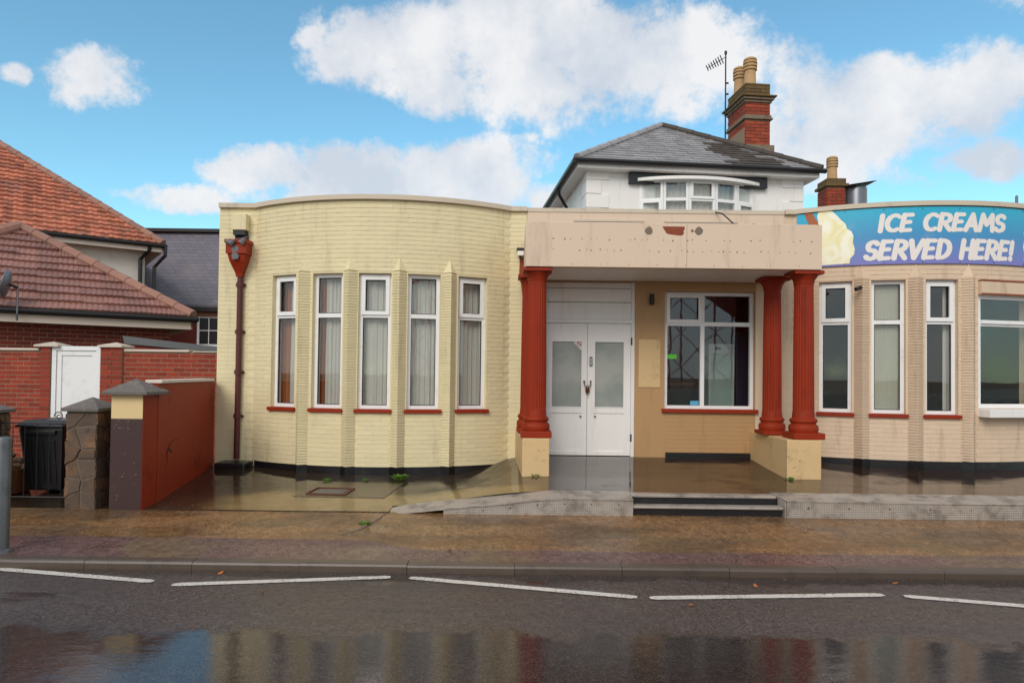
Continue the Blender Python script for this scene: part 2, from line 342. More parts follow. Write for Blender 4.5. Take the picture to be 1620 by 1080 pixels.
def sign_mat():
    n = NT('sign_print'); sp = n.new('ShaderNodeSeparateXYZ'); n.link(n.pos, sp.inputs[0])
    f = n.ramp(sp.outputs[2], 3.24, 4.0, smooth=False)
    c = n.mix(n.ramp(f, 0, .5, smooth=False), lin((124, 124, 192)), lin((70, 146, 196))); c = n.mix(n.ramp(f, .5, 1, smooth=False), c, lin((40, 176, 208)))
    c = n.mix(n.math('MULTIPLY', n.ramp(n.noise(2.4, 7, .65), .55, .75), .18), c, lin((190, 190, 190)))
    n.col(c); n.rough(.4); return n.m
MAT['sign'] = sign_mat()
MAT['signletter'] = plain('sign_lettering', (238, 228, 220), .5, .03, 8, 0)
def cream_print():
    n = NT('ice_cream_print'); f = n.noise(3.2, 4, .6, dist=1.2)
    n.col(n.mix(n.ramp(f, .35, .65), lin((240, 228, 168)), lin((250, 246, 226)))); n.rough(.45); return n.m
MAT['icecream'] = cream_print()
MAT['flake'] = plain('flake_print', (166, 92, 48), .5, .15, 14, 0)
MAT['greenst'] = plain('green_sticker', (96, 196, 50), .4, .04, 8, 0)
MAT['bluest'] = plain('blue_sticker', (90, 170, 205), .4, .04, 8, 0)
MAT['paperwhite'] = plain('white_sticker', (232, 230, 226), .5, .02, 8, 0)
MAT['signred'] = plain('sticker_red', (190, 40, 36), .5, .02, 8, 0)
MAT['coolblue'] = plain('cooler_blue', (26, 38, 58), .4, .1, 4, 0)
MAT['coolwhite'] = plain('cooler_white', (178, 188, 182), .35, .05, 3, 0)
MAT['coolin'] = plain('cooler_inside', (150, 168, 160), .5, .1, 3, 0)
MAT['cable'] = plain('white_cable', (190, 186, 170), .5, .05, 8, 0)

# ------------------------------------------------------------------ mesh helpers
class MB:
    def __init__(s): s.v = []; s.f = []; s.mi = []; s.cur = 0
    def add(s, vs, fs):
        o = len(s.v); s.v += [tuple(p) for p in vs]; s.f += [tuple(i + o for i in q) for q in fs]; s.mi += [s.cur] * len(fs); return s
    def box(s, x0, x1, y0, y1, z0, z1):
        return s.hexa([(x0, y0, z0), (x1, y0, z0), (x1, y1, z0), (x0, y1, z0), (x0, y0, z1), (x1, y0, z1), (x1, y1, z1), (x0, y1, z1)])
    def hexa(s, p):
        return s.add(p, [(0, 3, 2, 1), (4, 5, 6, 7), (0, 1, 5, 4), (1, 2, 6, 5), (2, 3, 7, 6), (3, 0, 4, 7)])
    def prism(s, poly, fn0, fn1):
        n = len(poly); a = [fn0(p) for p in poly]; b = [fn1(p) for p in poly]
        return s.add(a + b, [tuple(range(n))[::-1], tuple(range(n, 2 * n))] + [(i, (i + 1) % n, n + (i + 1) % n, n + i) for i in range(n)])
    def tube(s, pts, r, n=8, cap=True):
        pts = [Vector(p) for p in pts]; rr = r if isinstance(r, (list, tuple)) else [r] * len(pts)
        rings = []; up = None
        for i, p in enumerate(pts):
            d = (pts[min(i + 1, len(pts) - 1)] - pts[max(i - 1, 0)]).normalized()
            if up is None:
                up = Vector((0, 0, 1)) if abs(d.z) < .9 else Vector((0, 1, 0))
            a = d.cross(up).normalized(); b = a.cross(d).normalized(); up = b
            rings.append([p + (a * math.cos(2 * math.pi * k / n) + b * math.sin(2 * math.pi * k / n)) * rr[i] for k in range(n)])
        vs = [q for rg in rings for q in rg]; fs = []
        for i in range(len(rings) - 1):
            for k in range(n): fs.append((i * n + k, i * n + (k + 1) % n, (i + 1) * n + (k + 1) % n, (i + 1) * n + k))
        if cap: fs += [tuple(range(n))[::-1], tuple(range((len(rings) - 1) * n, len(rings) * n))]
        return s.add(vs, fs)
    def lathe(s, prof, cx, cy, n=24, fl=0, flz=None):
        vs = []
        for r, z in prof:
            for k in range(n):
                rr = r
                if fl and flz and flz[0] <= z <= flz[1] and k % 2: rr = r * (1 - fl)
                vs.append((cx + rr * math.cos(2 * math.pi * k / n), cy + rr * math.sin(2 * math.pi * k / n), z))
        fs = []
        for i in range(len(prof) - 1):
            for k in range(n): fs.append((i * n + k, i * n + (k + 1) % n, (i + 1) * n + (k + 1) % n, (i + 1) * n + k))
        fs += [tuple(range(n))[::-1], tuple(range((len(prof) - 1) * n, len(prof) * n))]
        return s.add(vs, fs)
    def mesh(s, name, mats, smooth=False, bevel=0):
        me = bpy.data.meshes.new(name); me.from_pydata(s.v, [], s.f)
        for m in (mats if isinstance(mats, (list, tuple)) else [mats]): me.materials.append(MAT[m] if isinstance(m, str) else m)
        if any(s.mi): me.polygons.foreach_set('material_index', s.mi)
        if bevel:
            bm = bmesh.new(); bm.from_mesh(me)
            bmesh.ops.bevel(bm, geom=[e for e in bm.edges if len(e.link_faces) == 2 and e.calc_face_angle(0) > .6], offset=bevel, segments=2, profile=.6, affect='EDGES', clamp_overlap=True)
            bm.to_mesh(me); bm.free()
        if smooth:
            me.polygons.foreach_set('use_smooth', [True] * len(me.polygons))
        me.update(); return me
    def build(s, name, mats, parent=None, smooth=False, bevel=0):
        me = s.mesh(name, mats, smooth, bevel)
        if smooth:
            try: me.set_sharp_from_angle(angle=R_(35))
            except Exception: pass
        return link(bpy.data.objects.new(name, me), parent)

def link(o, parent=None):
    COL.objects.link(o)
    if parent is not None:
        o.parent = parent
        if parent.type == 'EMPTY' and not parent.get('_local'):
            o.matrix_parent_inverse = Matrix.Translation(-parent.location)
    return o

def thing(name, label, cat, loc=(0, 0, 0), rz=0, group=None, local=False):
    o = bpy.data.objects.new(name, None); COL.objects.link(o); o.location = loc; o.rotation_euler = (0, 0, rz)
    o.empty_display_size = .2
    if local: o['_local'] = 1
    o['label'] = label; o['category'] = cat
    if group: o['group'] = group
    return o
def tag(o, label, cat, group=None):
    o['label'] = label; o['category'] = cat
    if group: o['group'] = group
    return o
def structure(o): o['kind'] = 'structure'; return o

# frames on a wall: origin, tangent (to the right seen from outside), outward normal
class Fr:
    def __init__(s, O, t, n): s.O = Vector(O); s.t = Vector(t).normalized(); s.n = Vector(n).normalized(); s.u = s.t.cross(s.n) * -1 if False else Vector((0, 0, 1))
    def p(s, x, d, z): return s.O + s.t * x - s.n * d + Vector((0, 0, z))          # d: depth behind the face
    def box(s, mb, x0, x1, d0, d1, z0, z1):                                      # d0 < d1
        return mb.hexa([s.p(x0, d0, z0), s.p(x1, d0, z0), s.p(x1, d1, z0), s.p(x0, d1, z0), s.p(x0, d0, z1), s.p(x1, d0, z1), s.p(x1, d1, z1), s.p(x0, d1, z1)])
def frame_ring(mb, F, x0, x1, z0, z1, d0, d1, w):
    F.box(mb, x0, x0 + w, d0, d1, z0, z1); F.box(mb, x1 - w, x1, d0, d1, z0, z1)
    F.box(mb, x0 + w, x1 - w, d0, d1, z0, z0 + w); F.box(mb, x0 + w, x1 - w, d0, d1, z1 - w, z1)

# pieces laid on a surface: (matrix, visible size) -> objects sharing a mesh, at most 300, the rest one 'stuff' mesh
def pieces(name, me, mats4, parent, limit=300):
    mats4 = sorted(mats4, key=lambda m: (m.translation - CAM).length)
    for m in mats4[:limit]:
        o = bpy.data.objects.new(name, me); COL.objects.link(o); o.parent = parent; o.matrix_basis = m
    rest = mats4[limit:]
    if rest:
        mb = MB(); vs = [v.co.copy() for v in me.vertices]; fs = [tuple(p.vertices) for p in me.polygons]
        for m in rest: mb.add([m @ v for v in vs], fs)
        big = bpy.data.meshes.new(name + '_field'); big.from_pydata(mb.v, [], mb.f)
        for mt in me.materials: big.materials.append(mt)
        o = bpy.data.objects.new(name + '_field', big); COL.objects.link(o); o.parent = parent; o['kind'] = 'stuff'
def unit_brick(mat):
    return MB().box(-.5, .5, -.5, .5, -.5, .5).mesh('brick', mat)
def frame_matrix(o, x, y, z, sx=1, sy=1, sz=1):
    return Matrix(((x[0] * sx, y[0] * sy, z[0] * sz, o[0]), (x[1] * sx, y[1] * sy, z[1] * sz, o[1]), (x[2] * sx, y[2] * sy, z[2] * sz, o[2]), (0, 0, 0, 1)))

class Path:                                   # plan polyline with outward normals towards -Y (camera side)
    def __init__(s, pts):
        s.p = [Vector((a, b, 0)) for a, b in pts]; s.s = [0]
        for a, b in zip(s.p, s.p[1:]): s.s.append(s.s[-1] + (b - a).length)
        s.L = s.s[-1]
    def at(s, q):
        q = max(0, min(s.L, q)); i = 0
        while i < len(s.s) - 2 and q > s.s[i + 1]: i += 1
        a, b = s.p[i], s.p[i + 1]; k = (q - s.s[i]) / max(1e-9, s.s[i + 1] - s.s[i])
        t = (b - a).normalized(); return a.lerp(b, k), t, Vector((t.y, -t.x, 0))
    def frame(s, q): p, t, n = s.at(q); return Fr(p, t, n)
def brickwork(name, parent, path, s0, s1, z0, z1, mat, openings=(), L=.225, H=.075, gv=.010, gh=.010, depth=.03, proud=.006, limit=300, jit=.0015, topfn=None):
    out = []; row = 0; z = z0
    rnd = random.Random(hash((name, round(s0, 2), round(z0, 2))) & 0xffff)
    while z < z1 - .02:
        h = min(H, z1 - z); zc = z + h / 2
        iv = [(s0, s1)]
        for a, b, za, zb in openings:
            if za - .01 < zc < zb + .01:
                nv = []
                for p, q in iv:
                    if a > p: nv.append((p, min(a, q)))
                    if b < q: nv.append((max(b, p), q))
                iv = [x for x in nv if x[1] - x[0] > .02]
        off = (row % 2) * L / 2
        for p, q in iv:
            k = math.floor((p - s0 - off) / L); x = s0 + off + k * L
            while x < q:
                a, b = max(x, p), min(x + L, q)
                if b - a > .03:
                    c, t, n = path.at((a + b) / 2)
                    d = proud + rnd.uniform(-jit, jit)
                    o = c + n * (d - depth / 2) + Vector((0, 0, zc))
                    out.append(frame_matrix(o, t, -n, (0, 0, 1), b - a - gv, depth, h - gh))
                x += L
        z += H; row += 1
    pieces(name, unit_brick(mat), out, parent, limit)
def wall_shell(name, parent, path, sb, zb, holes, thick, mat, smooth=False):
    """wall following a plan path, cut into cells at the given breaks; cells inside a hole are left open"""
    sb = sorted(set(round(x, 4) for x in sb)); zb = sorted(set(round(x, 4) for x in zb)); mb = MB()
    solid = lambda i, j: 0 <= i < len(sb) - 1 and 0 <= j < len(zb) - 1 and not any(a - 1e-4 < (sb[i] + sb[i + 1]) / 2 < b + 1e-4 and c < (zb[j] + zb[j + 1]) / 2 < d for a, b, c, d in holes)
    def P(i, dep, j):
        c, t, n = path.at(sb[i]) if 0 < i < len(sb) - 1 else path.at(sb[i])
        if 0 < i < len(sb) - 1:
            n1 = path.at(sb[i] - 1e-3)[2]; n2 = path.at(sb[i] + 1e-3)[2]; n = (n1 + n2).normalized()
        q = c - n * dep; return (q.x, q.y, zb[j])
    for i in range(len(sb) - 1):
        for j in range(len(zb) - 1):
            if not solid(i, j): continue
            v = [P(i, 0, j), P(i + 1, 0, j), P(i + 1, thick, j), P(i, thick, j), P(i, 0, j + 1), P(i + 1, 0, j + 1), P(i + 1, thick, j + 1), P(i, thick, j + 1)]
            f = [(0, 1, 5, 4), (2, 3, 7, 6)]
            if not solid(i, j - 1): f.append((0, 3, 2, 1))
            if not solid(i, j + 1): f.append((4, 5, 6, 7))
            if not solid(i - 1, j): f.append((3, 0, 4, 7))
            if not solid(i + 1, j): f.append((1, 2, 6, 5))
            mb.add(v, f)
    return mb.build(name, mat, parent, smooth)
def strip(name, parent, path, s0, s1, d0, d1, z0, z1, mat, n=60, bevel=0):
    mb = MB(); prev = None; vs = []; fs = []
    for i in range(n + 1):
        F = path.frame(s0 + (s1 - s0) * i / n); vs += [F.p(0, d0, z0), F.p(0, d1, z0), F.p(0, d1, z1), F.p(0, d0, z1)]
        if i:
            a = (i - 1) * 4; b = i * 4
            fs += [(a, b, b + 3, a + 3), (a + 1, a + 2, b + 2, b + 1), (a + 3, b + 3, b + 2, a + 2), (a, a + 1, b + 1, b)]
    fs += [(0, 3, 2, 1), (n * 4, n * 4 + 1, n * 4 + 2, n * 4 + 3)]
    mb.add(vs, fs); return mb.build(name, mat, parent)

def lerp_table(tb, x):
    if x <= tb[0][0]: return tb[0][1]
    for (a, b), (c, d) in zip(tb, tb[1:]):
        if x <= c: return b + (d - b) * (x - a) / (c - a)
    return tb[-1][1]
def sstep(x): x = max(0, min(1, x)); return x * x * (3 - 2 * x)

# ------------------------------------------------------------------ the ground, road, pavement, forecourt
KY = -4.36                                    # kerb face
g = MB().add([(-600, -600, -.16), (600, -600, -.16), (600, 600, -.16), (-600, 600, -.16)], [(0, 1, 2, 3)]).build('ground', 'earth'); structure(g)
def road_z(x, y): return -.10 + .012 * math.sin(x * .6) * 0 - max(0, -(y + 7.5)) * 0
road = MB().add([(-90, -16, -.10), (90, -16, -.10), (90, KY - .02, -.10), (-90, KY - .02, -.10)], [(0, 1, 2, 3)]).build('road', 'asphalt'); structure(road)
# the far pavement behind the camera
structure(MB().box(-90, 90, -24, -16, -.15, .02).build('promenade', 'earth'))
# zigzag road markings
def marking(a, b, wd=.085):
    a = Vector((*a, 0)); b = Vector((*b, 0)); d = (b - a).normalized(); n = Vector((-d.y, d.x, 0)); k = int((b - a).length / .05); up = []; dn = []
    for i in range(k + 1):
        p = a.lerp(b, i / k); e = min(1, min(i, k - i) / 1.5 + .55)
        up.append(p + n * (wd / 2 * e + .006 * mnoise.noise((p.x * 14, p.y * 14, 2)))); dn.append(p - n * (wd / 2 * e + .006 * mnoise.noise((p.x * 14, p.y * 14, 8))))
    vs = [(q.x, q.y, -.095) for q in up] + [(q.x, q.y, -.095) for q in dn]
    fs = [(i, k + 1 + i, k + 2 + i, i + 1) for i in range(k)]
    o = MB().add(vs, fs).build('road_marking', 'line', road)
for a, b in [((-4.9, -4.27), (-2.862, -4.681)), ((-2.672, -4.756), (-.988, -4.485)), ((-.828, -4.496), (.983, -4.926)), ((1.077, -4.937), (2.948, -4.792)), ((3.092, -4.817), (5.0, -5.3))]: marking(a, b)

# pavement sheet, gently falling to the kerb
vs = []; fs = []; NX = 60
for i in range(NX + 1):
    x = -15 + 30 * i / NX
    for y, z in ((KY + .125, -.03), (-2.57, .052), (-2.2, .06)): vs.append((x, y, z))
for i in range(NX):
    for j in range(2): a = i * 3 + j; fs.append((a, a + 3, a + 4, a + 1))
pav = MB().add(vs, fs).build('pavement', 'pave'); structure(pav)
kb = MB()
prof = [(0, -.14), (.125, -.14), (.125, -.025), (.025, -.025), (.008, -.032), (0, -.048)]
kb.prism(prof, lambda p: (0, p[0], p[1]), lambda p: (.911, p[0], p[1])); kme = kb.mesh('kerb_stone', 'kerb')
for i in range(18):
    o = bpy.data.objects.new('kerb_stone', kme); COL.objects.link(o); o.parent = pav
    x = -8.19 + i * .915; o.location = (x, KY + random.uniform(-.004, .004), random.uniform(-.004, .003)); o.rotation_euler = (0, 0, random.uniform(-.003, .003))

PT = [(-2.35, .258), (-1.32, .285), (-.56, .34), (0, .395), (.4, .40)]
def floor_z(x, y):
    zl = .056 + max(0, y + 2.57) * .055; zr = lerp_table(PT, y)
    q = max(0, min(1, (y + 2.2) / 1.3)); k = sstep((x + 1.5 - .75 * q) / (1.9 - .85 * q)); return zl * (1 - k) + zr * k
vs = []; fs = []; xs = [-14, -9, -6, -5, -4.6, -4.2, -3.8, -3.4, -3, -2.6, -2.2, -1.8, -1.5, -1.351, -1.35] + [-1.2 + .15 * i for i in range(14)] + [1.2, 2, 3, 4, 5, 6, 8, 10, 14]
ks = 14
for x in xs:
    yf = -2.57 if x < -1.3505 else -2.32
    for j in range(ks):
        y = yf + (.45 - yf) * j / (ks - 1); vs.append((x, y, floor_z(x, y)))
for i in range(len(xs) - 1):
    for j in range(ks - 1): a = i * ks + j; fs.append((a, a + ks, a + ks + 1, a + 1))
fc = MB().add(vs, fs).build('forecourt', 'forecourt', None, True); structure(fc)

# manhole slab in the forecourt
mh = thing('manhole_cover', 'worn dark concrete inspection cover set in the wet forecourt before the cream bay', 'manhole cover', (-2.1, -1.5, .12))
mb = MB(); P4 = [(-2.62, -1.92), (-1.52, -1.95), (-1.42, -1.12), (-2.55, -1.08)]
mb.prism(P4, lambda p: (p[0], p[1], floor_z(*p) - .04), lambda p: (p[0], p[1], floor_z(*p) + .006)); mb.build('slab', 'slabdark', mh)
mb = MB(); P5 = [(-2.50, -1.80), (-2.02, -1.83), (-1.98, -1.5), (-2.45, -1.47)]
for a, b in zip(P5, P5[1:] + P5[:1]): mb.tube([(a[0], a[1], floor_z(*a) + .010), (b[0], b[1], floor_z(*b) + .010)], .012, 6)
mb.build('frame', 'rust', mh)
mb = MB(); mb.prism([(-2.44, -1.76), (-2.07, -1.785), (-2.04, -1.54), (-2.40, -1.52)], lambda p: (p[0], p[1], floor_z(*p) + .002), lambda p: (p[0], p[1], floor_z(*p) + .011)); mb.build('lid', 'steel', mh)

# ------------------------------------------------------------------ the cafe building
cafe = thing('cafe_building', 'single storey building with a cream and a beige curved bay beside a red columned porch', 'building', (0, 0, .2))
ZC = 4.04
def arc_pts(x0, x1, sag, n=64):
    hw = (x1 - x0) / 2; R = (hw * hw + sag * sag) / (2 * sag); cx = (x0 + x1) / 2; cy = R - sag; h = math.asin(hw / R)
    return R, h, [(cx + R * math.sin(-h + 2 * h * i / n), cy - R * math.cos(-h + 2 * h * i / n)) for i in range(n + 1)]
RL, HL, arcL = arc_pts(-3.85, -.05, .60); RR, HR, arcR = arc_pts(4.2, 8.3, .65)
pathL = Path([(-4.41, 0)] + arcL + [(.20, 0)]); pathR = Path([(3.64, 0)] + arcR + [(9.4, 0)])
sL = lambda th: pathL.s[1] + RL * (R_(th) + HL); sR = lambda th: pathR.s[1] + RR * (R_(th) + HR)
winL = [(-28.4, -20.75), (-15.85, -7.9), (-3.95, 4.1), (8.1, 16.1), (20.65, 28.45)]
winR = [(-29.5, -22.45), (-18.5, -11.35), (-7.2, -.1), (4.5, 21.0)]
ZS, ZT = 1.085, 3.005
holesL = [(sL(a), sL(b), ZS, ZT) for a, b in winL]
holesR = [(sR(a), sR(b), ZS + .02, ZT) for a, b in winR[:3]] + [(sR(4.5), sR(21), 1.20, 3.0)]
def breaks(path, holes): return list(path.s) + [h[0] for h in holes] + [h[1] for h in holes]
wallL = wall_shell('bay_wall', cafe, pathL, breaks(pathL, holesL), [.08, .27, ZS, ZT, ZC], holesL, .24, 'cream'); wallL['label'] = 'cream painted curved brick bay wall'
wallR = wall_shell('bay_wall', cafe, pathR, breaks(pathR, holesR), [.2, .45, ZS + .02, 1.2, 3.0, ZT, ZC], holesR, .24, 'pink'); wallR['label'] = 'beige painted curved brick bay wall'
FINW = .1
finsL = [-18.3, -5.9, 6.1, 18.4]; finsR = [-20.45, -9.3, 2.2]
ofin = lambda S_, th, z0, z1: (S_(th) - FINW, S_(th) + FINW, z0, z1)
brickwork('brick', wallL, pathL, .005, pathL.L - .005, .275, ZC - .02, 'cream', holesL + [ofin(sL, t, .2, 3.04) for t in finsL], H=.0640, gv=.0006, gh=.0075, proud=.005, jit=.0009)
brickwork('brick', wallR, pathR, .41, sR(24), .455, 3.22, 'pink', holesR + [ofin(sR, t, .2, 3.04) for t in finsR], H=.0640, gv=.0006, gh=.0075, proud=.005, jit=.0009)
# V-shaped brick fins between the windows
def fin(path, s, z0, z1, mat, off):
    F = path.frame(s); mb = MB(); A = .105; z = z0; H = .0385
    def vp(x, a, z): return [F.p(-FINW, .03, z), F.p(-FINW, -.006, z), F.p(0, -a, z), F.p(FINW, -.006, z), F.p(FINW, .03, z)]
    core = [(-FINW + .010, .03), (-FINW + .010, .006), (0, -A + .016), (FINW - .010, .006), (FINW - .010, .03)]
    mb.prism(core, lambda p: F.p(p[0], p[1], z0), lambda p: F.p(p[0], p[1], z1))
    rn = random.Random(int(s * 100))
    while z < z1 - .02:
        a = A + rn.uniform(-.003, .003); e = rn.uniform(-.002, .002)
        pl = [(-FINW, .028), (-FINW, -.004 + e), (0, -a), (FINW, -.004 - e), (FINW, .028)]
        mb.prism(pl, lambda p: F.p(p[0], p[1], z + .0085), lambda p: F.p(p[0], p[1], z + H)); z += H
    # pyramid top leaning back to the wall
    b = [F.p(-FINW, -.004, z1 + .004), F.p(0, -A, z1 + .004), F.p(FINW, -.004, z1 + .004), F.p(FINW, .03, z1 + .004), F.p(-FINW, .03, z1 + .004), F.p(0, -.012, z1 + .20), F.p(0, .03, z1 + .20)]
    mb.add(b, [(0, 1, 5), (1, 2, 5), (2, 3, 6, 5), (4, 0, 5, 6), (3, 4, 6), (0, 4, 3, 2, 1)])
    mb.build('fin', mat, cafe)
for t in finsL: fin(pathL, sL(t), .28, 3.03, 'cream', 0)
for t in finsR: fin(pathR, sR(t), .46, 3.03, 'pink', 0)
# black plinths, stepping out round the fins
def plinth(path, s0, s1, z0, z1, fins, S_):
    pts = []; ev = sorted([S_(t) for t in fins]); q = s0; lst = [s0]
    step = .06
    while q < s1: q += step; lst.append(min(q, s1))
    for e in ev: lst += [e - FINW - .008, e, e + FINW + .008]
    lst = sorted(x for x in lst if not any(abs(x - e) < FINW + .007 and abs(x - e) > 1e-6 for e in ev)); vs = []; fs = []
    for i, q in enumerate(lst):
        F = path.frame(q); dd = -.115 if any(abs(q - e) < 1e-6 for e in ev) else -.012
        vs += [F.p(0, dd, z0), F.p(0, .05, z0), F.p(0, .05, z1), F.p(0, dd, z1)]
        if i: a = (i - 1) * 4; b = i * 4; fs += [(a, b, b + 3, a + 3), (a + 3, b + 3, b + 2, a + 2)]
    MB().add(vs, fs + [(0, 3, 2, 1), (len(vs) - 4, len(vs) - 3, len(vs) - 2, len(vs) - 1)]).build('plinth', 'black', cafe)
plinth(pathL, .62, pathL.L - .24, .0, .278, finsL, sL); plinth(pathR, .42, pathR.L - .02, .1, .455, finsR, sR)
# parapet copings and flat roof
strip('coping', cafe, pathL, -.0, pathL.L - .0, -.055, .26, ZC + .001, ZC + .068, 'coping', 110)
strip('coping', cafe, pathR, .42, pathR.L, -.055, .26, ZC + .001, ZC + .068, 'coping', 110)
mb = MB().box(.205, 4.055, -.03, .26, ZC - .004, ZC + .055); mb.build('coping', 'coping', cafe)
mb = MB().box(-4.16, 9.2, .2, 3.0, 3.72, 3.80); mb.build('flat_roof', 'flatroof', cafe)
# porch front wall
pathP = Path([(.20, 0), (3.64, 0)])
DX0, DX1 = .46, 1.84
holesP = [(DX0 - .2, DX1 - .2, .3, 3.0), (2.28 - .2, 3.63 - .2, 1.08, 2.87)]
porch = wall_shell('porch_wall', cafe, pathP, [0, pathP.L, DX0 - .2, DX1 - .2, 2.08, 3.43], [.2, 1.08, 2.87, 3.0, 3.62, ZC - .006], holesP, .24, 'tan'); porch['label'] = 'tan painted wall inside the porch'
brickwork('brick', porch, pathP, 2.09, 3.42, .47, 1.04, 'tan', (), H=.064, gv=.0006, gh=.005, proud=.003, jit=.0005)
mb = MB().box(.205, 4.05, -.02, -.001, 3.62, ZC - .004); mb.build('parapet_face', 'beam', cafe)
mb = MB(); mb.box(.9, 1.95, -.036, -.02, 3.90, 3.93); mb.box(2.25, 3.35, -.036, -.02, 3.90, 3.925); mb.build('parapet_moulding', 'coping', cafe)
MB().box(2.3, 3.64, -.03, .02, .30, .468).build('plinth', 'black', cafe)
# building sides and inside
inn = MB(); inn.box(-4.41, -4.17, .24, 3.0, .1, ZC); inn.build('side_wall', 'cream', cafe)
MB().box(-4.17, 9.2, 2.9, 3.0, .1, 3.72).build('back_wall', 'interior', cafe)
MB().box(-4.17, 9.2, .245, 2.9, 3.25, 3.3).build('ceiling', 'interior', cafe)
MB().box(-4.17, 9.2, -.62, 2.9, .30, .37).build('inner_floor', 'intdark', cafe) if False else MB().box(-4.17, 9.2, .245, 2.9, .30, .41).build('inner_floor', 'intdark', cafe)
MB().box(9.2, 9.4, .24, 3.0, .1, ZC).build('side_wall', 'interior', cafe)
MB().box(.22, .34, .245, 2.9, .41, 3.25).build('partition', 'interior', cafe)
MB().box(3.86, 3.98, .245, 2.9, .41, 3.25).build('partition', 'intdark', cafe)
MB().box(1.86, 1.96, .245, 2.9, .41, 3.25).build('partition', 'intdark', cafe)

# windows -------------------------------------------------------------
def window(F, w, z0, z1, zt, opener, label=None, sill=True, d=.07, sillmat='red', top='sash'):
    """frame with a transom; the upper light may be an opening sash"""
    mb = MB(); a = w / 2 - .004; fw = .05
    frame_ring(mb, F, -a, a, z0 + .004, z1 - .004, d, d + .07, fw); F.box(mb, -a + fw, a - fw, d + .001, d + .069, zt - .03, zt + .03)
    o = mb.build('window', 'upvc', cafe)
    if label: o['label'] = label
    for za, zb, sash in ((zt + .03, z1 - .004 - fw, opener), (z0 + .004 + fw, zt - .03, False)):
        x0, x1 = -a + fw, a - fw
        if sash:
            m2 = MB(); frame_ring(m2, F, x0 - .02, x1 + .02, za - .02, zb + .02, d - .022, d - .001, .055); m2.build('sash', 'upvc', o)
            x0 += .036; x1 -= .036; za += .036; zb -= .036
        m3 = MB(); F.box(m3, x0 - .005, x1 + .005, d + .03, d + .036, za - .005, zb + .005); m3.build('pane', 'glass', o)
        m4 = MB(); frame_ring(m4, F, x0, x1, za, zb, d + .012, d + .029, .010); m4.build('gasket', 'gutter', o)
    if sill:
        m5 = MB(); F.box(m5, -w / 2 - .03, w / 2 + .03, -.05, .10, z0 - .05, z0 + .003); m5.build('sill', sillmat, o, False, .006)
    return o
def fr_chord(path, s0, s1):
    a = path.at(s0)[0]; b = path.at(s1)[0]; t = (b - a).normalized(); n = Vector((t.y, -t.x, 0)); m = (a + b) / 2
    return Fr(m, t, n), (b - a).length
names = ['leftmost', 'second', 'middle', 'fourth', 'rightmost']
for i, (a, b) in enumerate(winL):
    F, w_ = fr_chord(pathL, sL(a), sL(b)); window(F, w_, ZS, ZT, 2.41, i in (0, 2, 4))
    # net curtain hanging behind the glass
    cw = w_ / 2 + .05; x0 = -cw + (.245 if i == 0 else .165 if i == 1 else 0); x1 = cw - (.05 if i == 4 else 0)
    n_ = 70; vs = []; fs = []
    for k in range(n_ + 1):
        x = x0 + (x1 - x0) * k / n_; dd = .185 + .007 * math.sin(k * (.42 + .07 * ((i * 3) % 5)) + i) + .004 * math.sin(k * 1.27 + 2 * i) + .012 * math.sin(k * .17 + 3 * i)
        for z in (.95, 1.6, 2.3, 3.1): vs.append(F.p(x, dd + .006 * math.sin(k * .3 + z * 3), z))
        if k:
            for j in range(3): q = (k - 1) * 4 + j; fs.append((q, q + 4, q + 5, q + 1))
    o = MB().add(vs, fs).build('net_curtain', 'curtain', None, True)
    tag(o, 'pale grey net curtain behind the %s window of the cream bay' % names[i], 'curtain', 'net curtains in the cream bay')
    if i < 2 or i == 4:
        xa, xb = (-cw - .02, x0 + .01) if i < 2 else (x1 - .01, cw + .03)
        mb = MB(); n_ = 12; vs = []; fs = []
        for k in range(n_ + 1):
            x = xa + (xb - xa) * k / n_; dd = .21 + .02 * math.sin(k * 1.3)
            vs += [F.p(x, dd, .95), F.p(x, dd, 3.1)]
            if k: q = (k - 1) * 2; fs.append((q, q + 2, q + 3, q + 1))
        o = mb.add(vs, fs).build('brown_drape', 'browncurtain', None, True)
        tag(o, 'narrow brown drape beside the net in the %s window of the cream bay' % names[i], 'curtain', 'brown drapes in the cream bay')
wr = []
for i, (a, b) in enumerate(winR[:3]):
    F, w_ = fr_chord(pathR, sR(a), sR(b)); wr.append((F, w_)); window(F, w_, ZS + .02, ZT, 2.41, i != 1)
F, w_ = fr_chord(pathR, sR(4.5), sR(21)); F4, w4 = F, w_
mb = MB(); a = w_ / 2 - .004
frame_ring(mb, F, -a, a, 1.205, 2.80, .02, .10, .06); F.box(mb, -a + .06, a - .06, .021, .099, 2.36, 2.43)
o4 = mb.build('window', 'upvc', cafe); o4['label'] = 'wide serving hatch window with white frame'
for za, zb in ((1.265, 2.36), (2.43, 2.74)):
    m3 = MB(); F.box(m3, -a + .055, a - .055, .055, .061, za - .005, zb + .005); m3.build('pane', 'glass', o4)
mb = MB(); F.box(mb, -a + .06, a - .06, -.006, .02, 2.395, 2.445); mb.build('glazing_bar', 'upvc', o4)
mb = MB(); F.box(mb, -w_ / 2 - .01, w_ / 2, -.20, .06, 1.085, 1.195); mb.build('counter_shelf', 'white', o4, False, .008)
mb = MB(); F.box(mb, -w_ / 2 + .002, w_ / 2, -.06, .10, 2.80, 2.985); sb = mb.build('shutter_box', 'pink', cafe, False, .01)
mb = MB(); F.box(mb, -w_ / 2 + .002, w_ / 2, -.068, -.058, 2.797, 2.818); F.box(mb, -w_ / 2 + .002, w_ / 2, -.066, -.02, 2.986, 3.005); mb.build('rust_edge', 'rustpaint', sb)
